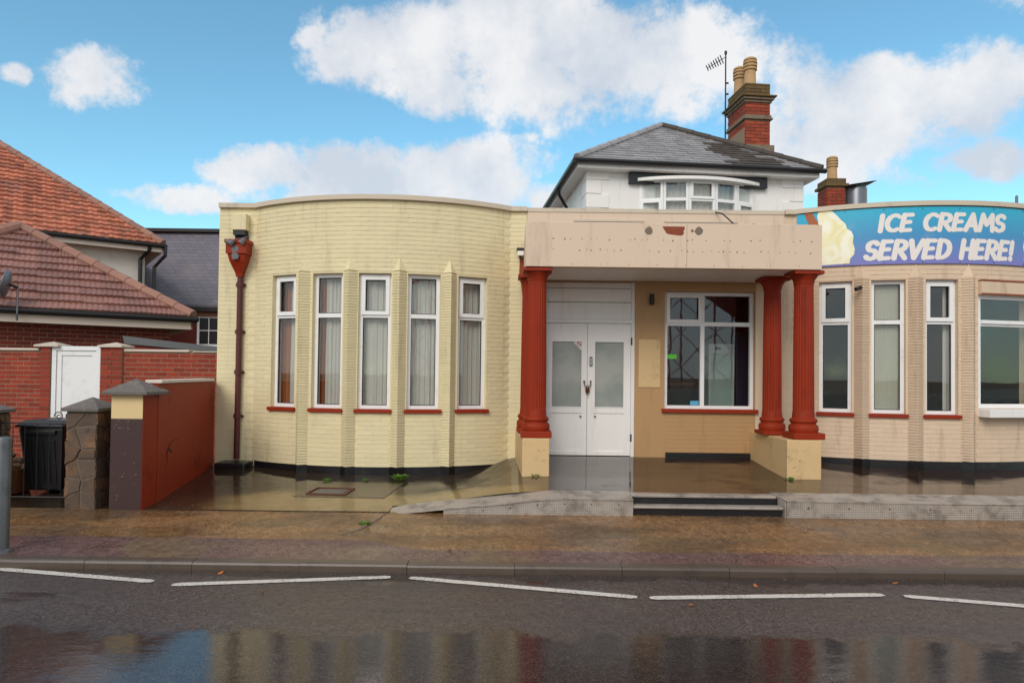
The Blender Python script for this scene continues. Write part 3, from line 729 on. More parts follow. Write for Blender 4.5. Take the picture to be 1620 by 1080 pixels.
# porch window: four lights
F = Fr((2.955, 0, 0), (1, 0, 0), (0, -1, 0)); mb = MB(); a = .672
frame_ring(mb, F, -a, a, 1.115, 2.865, .06, .13, .05); F.box(mb, -.125, -.065, .061, .129, 1.165, 2.815); F.box(mb, -a + .05, -.125, .0605, .1295, 2.36, 2.42); F.box(mb, -.065, a - .05, .0605, .1295, 2.36, 2.42)
ow = mb.build('window', 'upvc', cafe); ow['label'] = 'four light window under the porch'
for x0, x1, za, zb, sash in ((-a + .05, -.125, 2.42, 2.815, 1), (-.065, a - .05, 2.42, 2.815, 0), (-a + .05, -.125, 1.165, 2.36, 0), (-.065, a - .05, 1.165, 2.36, 0)):
    if sash:
        m2 = MB(); frame_ring(m2, F, x0 - .02, x1 + .02, za - .02, zb + .02, .038, .059, .055); m2.build('sash', 'upvc', ow)
    m3 = MB(); F.box(m3, x0 - .005, x1 + .005, .09, .096, za - .005, zb + .005); m3.build('pane', 'glass', ow)
mb = MB(); F.box(mb, -.715, .715, -.05, .06, 1.06, 1.118); mb.build('sill', 'red', ow, False, .006)
mb = MB(); F.box(mb, -.615, -.475, .083, .088, 1.865, 1.93); mb.build('green_sticker', 'greenst', ow)
mb = MB(); F.box(mb, -.265, -.14, .083, .088, 1.20, 1.235); F.box(mb, -.265, -.14, .0832, .0882, 1.172, 1.198); mb.build('blue_sticker', 'bluest', ow)

# double doors ----------------------------------------------------------
F = Fr((0, 0, 0), (1, 0, 0), (0, -1, 0))
mb = MB(); F.box(mb, DX0 + .002, DX0 + .055, .03, .15, .36, 2.998); F.box(mb, DX1 - .055, DX1 - .002, .03, .15, .36, 2.998); F.box(mb, DX0 + .055, DX1 - .055, .031, .149, 2.385, 2.44)
fro = mb.build('door_frame', 'white', cafe)
zb_ = [2.44, 2.60, 2.76, 2.92, 2.998]
for za, zc in ((2.443, 2.695), (2.703, 2.905), (2.913, 2.996)):
    m2 = MB(); F.box(m2, DX0 + .057, DX1 - .057, .05, .08, za, zc); m2.build('board', 'white', fro, False, .004)
MB().box(DX0 + .056, DX1 - .056, .10, .14, 2.442, 2.99).build('backing', 'rubber', fro)
def leaf(x0, x1, gx0, gx1, nm):
    mb = MB(); z0, z1 = .405, 2.38
    frame = [(x0, gx0, z0, z1), (gx1, x1, z0, z1), (gx0, gx1, 2.115, z1), (gx0, gx1, 1.035, 1.115), (gx0, gx1, z0, z0 + .06)]
    for a, b, c, d in frame: F.box(mb, a, b, .05, .09, c, d)
    o = mb.build('door', 'white', cafe); o['label'] = nm
    m2 = MB(); F.box(m2, gx0 - .004, gx1 + .004, .068, .074, 1.112, 2.118); m2.build('pane', 'frost', o)
    m3 = MB(); F.box(m3, gx0 - .004, gx1 + .004, .062, .075, z0 + .055, 1.038); m3.build('panel', 'white', o)
    m4 = MB(); frame_ring(m4, F, gx0 - .001, gx1 + .001, 1.114, 2.116, .045, .052, .014); m4.build('beading', 'white', o)
    return o
dl = leaf(.518, 1.128, .592, 1.056, 'left leaf of white double door with no smoking sticker')
dr = leaf(1.134, 1.782, 1.235, 1.688, 'right leaf of white double door with keypad')
MB().box(1.124, 1.14, .085, .10, .41, 2.38).build('meeting_strip', 'rubber', fro)
# no smoking sticker: white corner triangle with a red ring and bar
st = MB(); tri = [(.905, 2.112), (1.052, 2.112), (1.052, 1.965)]
st.prism(tri, lambda p: (p[0], .067, p[1]), lambda p: (p[0], .0645, p[1])); st = st.build('no_smoking_sticker', 'paperwhite', dl)
rg = MB(); cx, cz = 1.012, 2.068; n_ = 24; vs = []; fs = []
for k in range(n_):
    a = 2 * math.pi * k / n_
    for r in (.036, .027): vs.append((cx + r * math.cos(a), .0635, cz + r * math.sin(a)))
    q = 2 * k; fs.append((q, q + 1, (q + 3) % (2 * n_), (q + 2) % (2 * n_)))
rg.add(vs, fs); rg.hexa([(cx - .024, .0632, cz + .016), (cx - .017, .0632, cz + .023), (cx - .017, .064, cz + .023), (cx - .024, .064, cz + .016), (cx + .017, .0632, cz - .023), (cx + .024, .0632, cz - .016), (cx + .024, .064, cz - .016), (cx + .017, .064, cz - .023)])
rg.build('ring', 'signred', st)
cg = MB(); cg.box(cx - .02, cx + .018, .0638, .0644, cz - .004, cz + .004); cg.build('cigarette', 'iron', st)
kp = MB(); kp.box(1.165, 1.205, .024, .05, 1.74, 1.88); kp = kp.build('keypad', 'steel', dr, False, .005)
kk = MB()
for r in range(5):
    for c in range(2): kk.box(1.174 + c * .014, 1.183 + c * .014, .020, .0245, 1.76 + r * .02, 1.770 + r * .02)
kk.build('buttons', 'lampglass', kp)['kind'] = 'stuff'
for x in (1.035, 1.255):
    kb_ = MB(); kb_.tube([(x, .062, .985), (x, .04, .985)], .014, 10); kb_.build('knob', 'rustpaint', dl if x < 1.13 else dr)
for zz in (.62, 2.06):
    MB().box(1.783, 1.80, .022, .05, zz, zz + .11).build('hinge', 'iron', dr)
pl = thing('padlock', 'rusty padlock and chain hanging on the white double doors', 'padlock', (1.14, .03, 1.37))
mb = MB(); mb.box(1.105, 1.165, .005, .04, 1.34, 1.405); mb.build('body', 'rust', pl, False, .008)
mb = MB(); mb.tube([(1.12 + .015 * 0, .02, 1.40), (1.12, .02, 1.435), (1.135, .02, 1.45), (1.15, .02, 1.435), (1.15, .02, 1.40)], .006, 6); mb.build('shackle', 'iron', pl)
def chain(pts):
    for i in range(len(pts) - 1):
        a, b = Vector(pts[i]), Vector(pts[i + 1]); d = (b - a); sid = Vector((0, 1, 0)) if i % 2 else d.cross(Vector((0, 1, 0))).normalized()
        loop = [a + d * t_ + sid * s_ * .010 for t_, s_ in ((-.1, 0), (.1, 1), (.9, 1), (1.1, 0), (.9, -1), (.1, -1), (-.1, 0))]
        m = MB(); m.tube(loop, .0042, 5); m.build('link', 'rust', pl)
chain([(1.085, .035, 1.505), (1.088, .025, 1.47), (1.098, .015, 1.435), (1.115, .01, 1.41), (1.135, .006, 1.40), (1.155, .01, 1.41), (1.172, .015, 1.435), (1.18, .025, 1.47), (1.183, .035, 1.505)])
chain([(1.125, .0, 1.39), (1.125, -.002, 1.36), (1.13, -.002, 1.33), (1.132, 0, 1.30)])
for x in (1.085, 1.183): m = MB(); m.tube([(x, .05, 1.51), (x, .02, 1.51)], .013, 8); m.build('eye_bolt', 'rust', pl)

# canopy, columns -----------------------------------------------------
bx0, bx1, by0 = .16, 4.03, -1.32
mb = MB()
segs = 48; vs = []
mb.box(bx0, bx1, by0, by0 + .14, 3.012, 3.60); cn = mb.build('canopy_beam', 'beam', cafe, False, .006)
MB().box(bx0, bx0 + .12, by0 + .14, -.022, 3.012, 3.595).build('canopy_beam', 'beam', cafe)
MB().box(bx1 - .12, bx1, by0 + .14, -.05, 3.012, 3.595).build('canopy_beam', 'beam', cafe)
MB().box(bx0 + .12, bx1 - .12, by0 + .14, -.022, 3.016, 3.06).build('soffit', 'white', cafe)
MB().box(bx0 + .12, bx1 - .12, by0 + .14, -.022, 3.50, 3.575).build('canopy_roof', 'flatroof', cafe)
MB().box(2.262, 2.266, by0 - .0012, by0 + .01, 3.02, 3.59).build('joint', 'spot', cn)
def column(cx, cy, z0, mat='red', r=.135, slab=True, zt=3.012):
    o = None; b = z0 + (.085 if slab else .055)
    prof = [(r * 1.30, b), (r * 1.38, b + .03), (r * 1.40, b + .06), (r * 1.33, b + .095), (r * 1.16, b + .105), (r * 1.15, b + .12), (r * 1.26, b + .135), (r * 1.29, b + .155), (r * 1.24, b + .178), (r * 1.06, b + .19), (r * 1.02, b + .26)]
    mb = MB(); n_ = 48
    mb.lathe(prof, cx, cy, 32); o = mb.build('column', mat, cafe, True); o['label'] = 'red painted fluted porch column'
    ms = MB(); rt = r * .90
    ps = [(r, b + .255), (r, b + .30), (r * .985, b + .7), (r * .95, b + 1.3), (rt, zt - .26), (rt, zt - .18), (rt * 1.03, zt - .165)]
    ms.lathe(ps, cx, cy, n_, .055, (b + .29, zt - .2)); ms.build('shaft', mat, o, False)
    mc = MB(); mc.lathe([(rt * 1.03, zt - .17), (rt * 1.08, zt - .15), (rt * 1.10, zt - .12), (rt * 1.36, zt - .075), (rt * 1.42, zt - .06), (rt * 1.42, zt - .05)], cx, cy, 32); mc.build('capital', mat, o, True)
    ma = MB(); h = r * 1.42; ma.box(cx - h, cx + h, cy - h, cy + h, zt - .05, zt - .003); ma.build('abacus', mat, o, False, .004)
    mp = MB(); h = r * 1.5 if slab else r * 1.42; mp.box(cx - h, cx + h, cy - h, cy + h, z0 + .003, b + .001); mp.build('base_slab', mat, o, False, .008)
    return o
column(.325, -1.105, .775); column(.25, -.46, .80, slab=False, r=.125)
column(3.885, -1.105, .795); column(3.69, -.52, .80, slab=False, r=.13)
def pedestal(x0, x1, y0, y1, z0, z1, x0b=None, x1b=None):
    mb = MB(); x0b = x0 if x0b is None else x0b; x1b = x1 if x1b is None else x1b
    mb.hexa([(x0, y0, z0), (x1, y0, z0), (x1b, y1, z0), (x0b, y1, z0), (x0, y0, z1), (x1, y0, z1), (x1b, y1, z1), (x0b, y1, z1)])
    return mb.build('pedestal', 'block', cafe, False, .012)
pedestal(.146, .50, by0, -.006, .15, .775, 0.06, .38); pedestal(3.585, 4.03, by0, -.006, .15, .795, 3.56, 4.0)
# chipped paint and fixing marks on the canopy beam
def decal(parent, name, pts, y, mat):
    mb = MB(); mb.prism(pts, lambda p: (p[0], y + .004, p[1]), lambda p: (p[0], y - .0015, p[1])); return mb.build(name, mat, parent)
rp = [(1.945, 3.555), (2.235, 3.555), (2.235, 3.52), (2.22, 3.50), (2.225, 3.46), (2.19, 3.435), (2.13, 3.44), (2.05, 3.45), (2.0, 3.46), (1.975, 3.50), (1.955, 3.53)]
decal(cn, 'flaked_patch', rp[::-1], by0, 'rustpaint')
def blobz(cx, cz, r, seed, n=18, amp=.3):
    return [(cx + r * math.cos(a) * (1 + amp * mnoise.noise((math.cos(a) * 2 + seed, math.sin(a) * 2, seed))), cz + r * math.sin(a) * (1 + amp * mnoise.noise((math.cos(a) * 2, math.sin(a) * 2 + seed, seed + 4)))) for a in [2 * math.pi * i / n for i in range(n)]]
decal(cn, 'filler_spot', blobz(1.765, 3.495, .052, 1), by0, 'spot'); decal(cn, 'filler_spot', blobz(2.42, 3.50, .055, 2), by0, 'spot'); decal(cn, 'filler_spot', blobz(2.335, 3.50, .02, 5), by0, 'spot')
hm = MB(); rn = random.Random(5)
for rowz in (3.375, 3.232):
    x = .52
    while x < 3.9:
        if rn.random() < .82:
            c = blobz(x, rowz + rn.uniform(-.012, .012), rn.uniform(.006, .012), rn.random() * 9, 7)
            hm.prism(c, lambda p: (p[0], by0 + .004, p[1]), lambda p: (p[0], by0 - .0012, p[1]))
        x += rn.choice((.06, .075, .09, .12, .15))
for i in range(10):
    c = blobz(.4 + i * .37, 3.05 + rn.uniform(-.005, .005), .007, i, 6); hm.prism(c, lambda p: (p[0], by0 + .004, p[1]), lambda p: (p[0], by0 - .0012, p[1]))
hm.build('fixing_holes', 'spot', cn)['kind'] = 'stuff'
# blank board, wall lamp, cable
MB().box(1.89, 2.215, -.012, -.001, 1.43, 2.145).build('notice_board', 'block', cafe, False, .004)
wl = thing('wall_lamp', 'small black wall lamp on the tan porch wall', 'lamp', (2.07, -.05, 2.74))
mb = MB(); mb.tube([(2.07, -.07, 2.66), (2.07, -.07, 2.82)], .035, 12); mb.build('body', 'iron', wl); MB().box(2.05, 2.09, -.04, -.001, 2.71, 2.77).build('bracket', 'iron', wl)
cb = MB(); cb.tube([(3.02, -.03, 4.06), (3.07, -.2, 4.0), (3.12, -.6, 3.75), (3.15, -1.15, 3.62), (3.16, -1.27, 3.608)], .010, 6); tag(cb.build('roof_cable', 'iron'), 'thin dark cable lying over the canopy parapet', 'cable')

# rainwater pipes -----------------------------------------------------
rw = MB(); rw.tube([(-4.065, -.055, .30), (-4.062, -.055, 3.02)], .042, 12); rw = rw.build('downpipe', 'pipe', cafe, True); rw['label'] = 'dark red downpipe at the left corner'
for z in (.9, 1.55, 2.15, 2.85): m = MB(); m.lathe([(.052, z), (.052, z + .07)], -4.064, -.055, 12); m.box(-4.14, -3.99, -.03, -.006, z + .015, z + .05); m.build('collar', 'pipe', rw)
hp = MB()
def ring4(z, hw, d): return [(-4.065 - hw, -.005, z), (-4.065 + hw, -.005, z), (-4.065 + hw, -.005 - d, z), (-4.065 - hw, -.005 - d, z)]
lv = [(3.0, .045, .10), (3.05, .05, .11), (3.22, .11, .19), (3.32, .13, .21), (3.325, .15, .23), (3.47, .15, .23), (3.475, .165, .245), (3.53, .165, .245)]
vs = [p for l in lv for p in ring4(*l)]; fs = [(0, 1, 2, 3)]
for i in range(len(lv) - 1):
    for k in range(4): fs.append((i * 4 + k, (i + 1) * 4 + k, (i + 1) * 4 + (k + 1) % 4, i * 4 + (k + 1) % 4))
iv = ring4(3.53, .14, .22) + ring4(3.42, .12, .2); b = len(vs); e = b - 4; vs += iv
for k in range(4): fs.append((e + k, b + k, b + (k + 1) % 4, e + (k + 1) % 4)); fs.append((b + k, b + 4 + k, b + 4 + (k + 1) % 4, b + (k + 1) % 4))
fs.append((b + 4, b + 5, b + 6, b + 7)); hp.add(vs, fs); hp = hp.build('hopper', 'red', rw)
mb = MB(); mb.tube([(-4.2, -.255, 3.50), (-4.12, -.262, 3.46), (-4.08, -.255, 3.52)], [.03, .045, .03], 8); mb.tube([(-3.98, -.255, 3.47), (-3.93, -.258, 3.53)], [.05, .03], 8); mb.build('peeling_lead', 'lead', hp)
for z in (3.28, 3.385): m = MB(); m.prism(blobz(-4.075, z, .055, z, 14), lambda p: (p[0], -.21, p[1] * 1), lambda p: (p[0], -.237, p[1])); m.build('bare_patch', 'lead', hp)
mb = MB(); mb.box(-4.17, -3.97, -.02, -.001, 3.54, 3.64); mb.build('spout_opening', 'iron', rw)
m = MB(); m.tube([(-4.13, -.02, 3.56), (-4.0, -.05, 3.58), (-3.97, -.06, 3.60)], [.03, .035, .02], 8); m.build('lead_flap', 'flue', rw)
bxm = thing('alarm_box', 'cream cover box with a dark open base above the rain hopper', 'box', (-4.07, -.06, 3.75))
MB().box(-4.175, -3.96, -.13, -.001, 3.69, 3.93).build('cover', 'cream', bxm, False, .01); MB().box(-4.165, -3.985, -.11, -.003, 3.62, 3.69).build('base', 'iron', bxm)
gy = thing('gully_box', 'black rendered gully surround at the foot of the red downpipe', 'drain', (-4.06, -.2, .1))
MB().box(-4.28, -3.83, -.34, -.003, .02, .275).build('surround', 'black', gy, False, .03)
fl = thing('floodlight', 'small white floodlight beside the canopy end', 'floodlight', (.10, -.1, 3.4))
MB().box(.06, .155, -.14, -.05, 3.36, 3.43).build('lens', 'lampglass', fl, False, .006); MB().box(.05, .16, -.15, -.002, 3.435, 3.47).build('hood', 'iron', fl); MB().box(.09, .12, -.05, -.002, 3.34, 3.435).build('bracket', 'iron', fl)
# bare flaking strip between cream bay and porch
fs_ = MB(); pts = [(.10, 3.33), (.15, 3.34), (.165, 3.2), (.16, 3.05), (.13, 2.98), (.16, 2.9), (.17, 2.75), (.15, 2.7), (.14, 2.8), (.12, 2.95), (.09, 3.1)]
fs_.prism(pts[::-1], lambda p: (p[0], -.005, p[1]), lambda p: (p[0], -.009, p[1])); fs_.build('flaked_patch', 'rustpaint', cafe)
fs_ = MB(); pts = [(.165, .3), (.20, .3), (.199, 2.6), (.175, 2.6), (.165, 2.1), (.18, 1.7), (.16, 1.2), (.175, .8)]
fs_.prism(pts[::-1], lambda p: (p[0], -.006, p[1]), lambda p: (p[0], -.010, p[1])); fs_.build('flaked_strip', 'paperwhite', cafe)
# security camera on the beige bay
sc = thing('security_camera', 'small black bullet camera on the first fin of the beige bay', 'camera', (4.88, -.55, 2.88))
mb = MB(); mb.tube([(4.84, -.58, 2.86), (4.93, -.56, 2.89)], [.028, .026], 10); mb.build('body', 'iron', sc); mb = MB(); mb.tube([(4.91, -.56, 2.885), (4.965, -.5, 2.90)], .012, 6); mb.build('bracket', 'iron', sc)

# inside: drinks cooler, blue cooler, blinds, cable hank --------------------
ck = thing('drinks_cooler', 'tall glass fronted white drinks cooler behind the porch window', 'fridge', (3.45, .7, .41))
MB().box(3.10, 3.13, .55, 1.1, .42, 2.12).build('side', 'coolwhite', ck); MB().box(3.47, 3.50, .55, 1.1, .42, 2.12).build('side', 'coolwhite', ck); MB().box(3.13, 3.47, .56, 1.1, 1.96, 2.12).build('header', 'coolwhite', ck)
MB().box(3.13, 3.47, 1.05, 1.1, .42, 1.96).build('back', 'coolin', ck); MB().box(3.13, 3.47, .555, .565, .55, 1.955).build('door', 'coolin', ck); MB().box(3.13, 3.47, .56, 1.05, .42, .55).build('base', 'iron', ck)
MB().box(3.20, 3.29, .5505, .556, 2.03, 2.07).build('badge', 'iron', ck)
bc = thing('blue_cooler', 'dark blue cooler cabinet beside the white one behind the porch window', 'fridge', (3.66, .7, .41))
MB().box(3.53, 3.84, .55, 1.0, .42, 2.3).build('cabinet', 'coolblue', bc, False, .01); MB().box(3.76, 3.82, .54, .551, .5, 2.25).build('trim', 'bluest', bc)
ct = thing('shop_counter', 'dark wooden counter inside behind the porch window', 'counter', (2.5, 1.6, .41))
MB().box(2.1, 3.0, 1.3, 1.8, .42, 1.45).build('body', 'intdark', ct); MB().box(2.05, 3.05, 1.25, 1.85, 1.45, 1.5).build('top', 'wood', ct)
bo = MB(); Fb, wb = wr[1]; Fb.box(bo, -.30, .30, .16, .168, 1.0, 3.1); tag(bo.build('roller_blind', 'blind'), 'plain grey blind filling the second window of the beige bay', 'blind')
bo = MB(); Fb, wb = wr[2]
vs = []; fs = []
for k in range(13):
    x = .08 + .16 * k / 12; dd = .19 + .015 * math.sin(k * 1.5); vs += [Fb.p(x + .03, dd, 1.0), Fb.p(x + .03, dd, 3.1)]
    if k: q = (k - 1) * 2; fs.append((q, q + 2, q + 3, q + 1))
tag(bo.add(vs, fs).build('side_curtain', 'curtain', None, True), 'pale curtain drawn aside in the third window of the beige bay', 'curtain')
hk = MB(); rn = random.Random(3)
for i in range(4):
    x0 = -.52 + i * .03; hk.tube([F4.p(x0, .3, 1.22), F4.p(x0 + .06, .27, 1.42), F4.p(x0 + .13 + .02 * i, .26, 1.60 + .02 * i), F4.p(x0 + .17, .27, 1.58), F4.p(x0 + .12, .3, 1.35), F4.p(x0 + .08, .31, 1.22)], .007, 6)
tag(hk.build('cable_hank', 'cable'), 'looped white cables behind the wide serving window', 'cable')
bxx = MB(); F4.box(bxx, -.22, -.10, .35, .45, 1.2, 1.52); tag(bxx.build('till_box', 'coolwhite', None, False, .01), 'small pale box standing behind the wide serving window', 'box')
MB().box(4.3, 9.0, 1.6, 1.7, .41, 1.3).build('inner_counter', 'intdark', cafe)

# the ice cream sign --------------------------------------------------------
sign = thing('shop_sign', 'curved blue sign reading ICE CREAMS SERVED HERE! with an ice cream cone', 'sign', (6.2, -.7, 3.2))
def on_arc(s, z, off):                     # s: metres along the arc from its middle
    F = pathR.frame(sR(0) + s); return F.p(0, -off, z)
D2S = RR * math.pi / 180
s0, s1 = -34.3 * D2S, 27 * D2S; n_ = 70; vs = []; fs = []
for i in range(n_ + 1):
    s_ = s0 + (s1 - s0) * i / n_
    vs += [on_arc(s_, 3.225, .03), on_arc(s_, ZC - .012, .03), on_arc(s_, ZC - .012, .006), on_arc(s_, 3.225, .006)]
    if i:
        a = (i - 1) * 4; b = i * 4
        for k in range(4): fs.append((a + k, b + k, b + (k + 1) % 4, a + (k + 1) % 4))
fs += [(0, 1, 2, 3), (n_ * 4 + 3, n_ * 4 + 2, n_ * 4 + 1, n_ * 4)]
MB().add(vs, fs).build('panel', 'sign', sign)
pxs = lambda px, py: ((-33.96 + (px - 1264) * .1365) * D2S, 3.862 - (py - 355) * .0098)
def clip(poly, x, keep_less):
    r = []
    for a, b in zip(poly, poly[1:] + poly[:1]):
        ia = (a[0] <= x) == keep_less; ib = (b[0] <= x) == keep_less
        if ia: r.append(a)
        if ia != ib: k = (x - a[0]) / (b[0] - a[0]); r.append((x, a[1] + (b[1] - a[1]) * k))
    return r
def signpoly(name, pts, mat, off):
    mb = MB(); x0 = min(p[0] for p in pts); x1 = max(p[0] for p in pts); n = max(1, int((x1 - x0) / .03))
    for i in range(n):
        a, b = x0 + (x1 - x0) * i / n, x0 + (x1 - x0) * (i + 1) / n
        q = clip(clip(pts, a, False), b, True)
        if len(q) >= 3: mb.prism(q, lambda p: on_arc(p[0], p[1], .0285), lambda p: on_arc(p[0], p[1], .03 + off))
    return mb.build(name, mat, sign)
ic = [pxs(*p) for p in [(1297, 334), (1306, 333), (1316, 337), (1325, 345), (1331, 352), (1338, 358), (1340, 365), (1347, 370), (1350, 377), (1349, 386), (1352, 396), (1351, 404), (1345, 410), (1344, 417), (1300, 417.5), (1291, 416), (1288, 400), (1290, 380), (1291, 362), (1296, 352), (1294, 344)]]
signpoly('ice_cream', ic, 'icecream', .002)
signpoly('flake', [pxs(*p) for p in [(1273, 338), (1285, 335), (1299, 360), (1284, 362)]][::-1], 'flake', .0035)
ic2 = [pxs(1264 + (15.95 + 33.96) / .1365 + dx, y) for dx, y in [(6, 362), (2, 372), (4, 380), (0, 392), (3, 402), (2, 412), (12, 416), (40, 416), (60, 380), (40, 350), (16, 352)]]
signpoly('ice_cream', ic2, 'icecream', .002)
def cirarc(cx, cy, rx, ry, a0, a1, n=9): return [(cx + rx * math.cos(R_(a0 + (a1 - a0) * i / n)), cy + ry * math.sin(R_(a0 + (a1 - a0) * i / n))) for i in range(n + 1)]
GL = {'I': (.22, [[(.11, 0), (.11, 1)]]), 'C': (.68, [cirarc(.42, .5, .40, .5, 50, 305, 12)]), 'E': (.58, [[(.54, 1), (.08, 1), (.04, .5), (.02, 0), (.52, .02)], [(.06, .52), (.46, .54)]]),
      'R': (.66, [[(.04, 0), (.06, 1)], [(.06, 1)] + cirarc(.28, .74, .32, .26, 88, -90, 8) + [(.06, .46)], [(.26, .46), (.64, 0)]]),
      'A': (.70, [[(0, 0), (.36, 1), (.68, 0)], [(.16, .30), (.56, .30)]]), 'M': (.86, [[(0, 0), (.10, 1), (.42, .38), (.74, 1), (.86, 0)]]),
      'S': (.60, [cirarc(.32, .74, .27, .26, 35, 255, 10) + cirarc(.28, .25, .29, .25, 80, -150, 10)]), 'V': (.66, [[(0, 1), (.30, 0), (.66, 1)]]),
      'D': (.68, [[(.05, 0), (.05, 1)], [(.05, 1)] + cirarc(.22, .5, .44, .5, 85, -85, 12) + [(.05, 0)]]), 'H': (.64, [[(.04, 0), (.04, 1)], [(.62, 0), (.62, 1)], [(.04, .5), (.62, .52)]]),
      '!': (.18, [[(.10, 1), (.08, .34)], [(.075, .02), (.077, .05)]]), ' ': (.34, [])}
def lettering(text, sa, sb, z0, z1, hw, slant=.16, gap=.20):
    H = z1 - z0 - 2 * hw; tot = sum(GL[c][0] for c in text) + gap * (len(text) - 1)
    kx = (sb - sa - 2 * hw - slant * H) / tot; x = sa + hw
    for c in text:
        wd, strokes = GL[c]; mb = MB(); li = 0; rot = random.uniform(-.02, .02)
        for stt in strokes:
            q = [(x + u * kx + v * slant * H + rot * v * H, z0 + hw + v * H) for u, v in stt]
            for (ax, az_), (bx_, bz) in zip(q, q[1:]):
                dx, dz = bx_ - ax, bz - az_; l = math.hypot(dx, dz) or 1e-6; ang = math.atan2(dz, dx); ht = hw * (1.12 if abs(dx) < abs(dz) else .92)
                poly = [(bx_ + ht * math.cos(ang + t_), bz + ht * math.sin(ang + t_)) for t_ in [-math.pi / 2 + math.pi * k / 6 for k in range(7)]] + [(ax + ht * math.cos(ang + t_), az_ + ht * math.sin(ang + t_)) for t_ in [math.pi / 2 + math.pi * k / 6 for k in range(7)]]
                li += 1; of = .0318 + .00012 * li
                mb.prism(poly, lambda p: on_arc(p[0], p[1], .0295), lambda p: on_arc(p[0], p[1], of))
        if strokes: mb.build('letter', 'signletter', sign)
        x += (wd + gap) * kx
lettering('ICE CREAMS', -17.64 * D2S, 11.45 * D2S, 3.668, 3.945, .030)
lettering('SERVED HERE!', -20.37 * D2S, 13.75 * D2S, 3.275, 3.578, .032)
sc_ = MB()
for th_ in range(-32, 24, 8):
    for z in (3.25, 4.0):
        F = pathR.frame(sR(th_)); a = F.p(0, -.028, z); b = F.p(0, -.036, z); sc_.tube([a, b], .007, 6)
sc_.build('fixing_screws', 'iron', sign)['kind'] = 'stuff'

# ------------------------------------------------------------------ ramp, steps, platform edge
rm = thing('entrance_ramp', 'low aluminium chequer plate ramp rising from the left to the porch', 'ramp', (0, -2.5, .05))
xs = [-1.34 + (1.36 + 1.34) * i / 36 for i in range(37)]
top = []; 
def ramp_top(x): return lerp_table([(-1.34, .066), (-.84, .125), (0, .212), (.42, .262), (1.4, .264)], x)
vs = []; fs = []
for i, x in enumerate(xs):
    tz = ramp_top(x); dent = .004 * mnoise.noise((x * 3, 0, 0)); yb = -2.31 if x > -1.2 else -2.31 - (-1.2 - x) * .9
    yf = -2.62 - .012 * mnoise.noise((x * 2, 4, 0)); vs += [(x, yf, tz - .030 + dent), (x, yb, tz + .010), (x, yb, tz - .0), (x, yf, tz - .042 + dent)]
    if i:
        a = (i - 1) * 4; b = i * 4
        for k in range(4): fs.append((a + k, b + k, b + (k + 1) % 4, a + (k + 1) % 4))
fs += [(0, 3, 2, 1), (len(vs) - 4, len(vs) - 3, len(vs) - 2, len(vs) - 1)]
MB().add(vs, fs).build('deck', 'chequer', rm)
vs = []; fs = []; ps_ = [p for p in xs if p > -.80]
for i, x in enumerate(ps_):
    tz = ramp_top(x) - .045; yf = -2.606; zb = .045 + .008 * abs(mnoise.noise((x * 6, 2, 0)))
    vs += [(x, yf + .004 * mnoise.noise((x * 4, 1, 0)), zb), (x, yf, tz), (x, yf + .012, tz), (x, yf + .012, zb)]
    if i:
        a = (i - 1) * 4; b = i * 4
        for k in range(4): fs.append((a + k, b + k, b + (k + 1) % 4, a + (k + 1) % 4))
fs += [(0, 1, 2, 3), (len(vs) - 1, len(vs) - 2, len(vs) - 3, len(vs) - 4)]
MB().add(vs, fs).build('skirt', 'chequer', rm)
MB().box(1.350, 1.362, -2.60, -2.31, .05, .225).build('end_plate', 'chequer', rm)
rv = MB()
for i in range(6): x = -.3 + i * .3; rv.tube([(x, -2.603, ramp_top(x) - .09), (x, -2.612, ramp_top(x) - .09)], .008, 6)
rv.build('rivets', 'iron', rm)['kind'] = 'stuff'
stp = thing('entrance_steps', 'two dark steps with aluminium nosings between the ramp and the platform', 'steps', (2.2, -2.5, .05))
MB().box(1.366, 3.03, -2.44, -2.31, .02, .232).build('upper_step', 'black', stp); MB().box(1.366, 3.03, -2.56, -2.44, .02, .132).build('lower_step', 'black', stp)
MB().box(1.366, 3.0, -2.46, -2.31, .2335, .262).build('nosing', 'chequer', stp, False, .004); MB().box(1.366, 3.03, -2.60, -2.46, .1335, .162).build('nosing', 'chequer', stp, False, .004)
pf = thing('platform_edge', 'aluminium chequer plate platform edging along the beige bay forecourt', 'edging', (5.5, -2.5, .05))
mb = MB(); mb.hexa([(3.07, -2.62, .225), (9.5, -2.66, .225), (9.5, -2.31, .262), (3.0, -2.27, .262), (3.07, -2.62, .235), (9.5, -2.66, .235), (9.5, -2.31, .272), (3.0, -2.27, .272)]); mb.build('deck', 'chequer', pf)
mb = MB(); mb.hexa([(3.065, -2.60, .04), (9.5, -2.64, .04), (9.5, -2.625, .04), (3.065, -2.585, .04), (3.065, -2.61, .224), (9.5, -2.65, .224), (9.5, -2.635, .224), (3.065, -2.595, .224)]); mb.build('skirt', 'chequer', pf)
mb = MB(); mb.hexa([(3.045, -2.60, .04), (3.06, -2.60, .04), (3.02, -2.28, .04), (3.005, -2.28, .04), (3.045, -2.60, .222), (3.06, -2.60, .222), (3.02, -2.28, .256), (3.005, -2.28, .256)]); mb.build('end_plate', 'chequer', pf)
rv = MB()
for i in range(9): x = 3.3 + i * .45; rv.tube([(x, -2.60, .16), (x, -2.62, .16)], .008, 6)
rv.build('rivets', 'iron', pf)['kind'] = 'stuff'

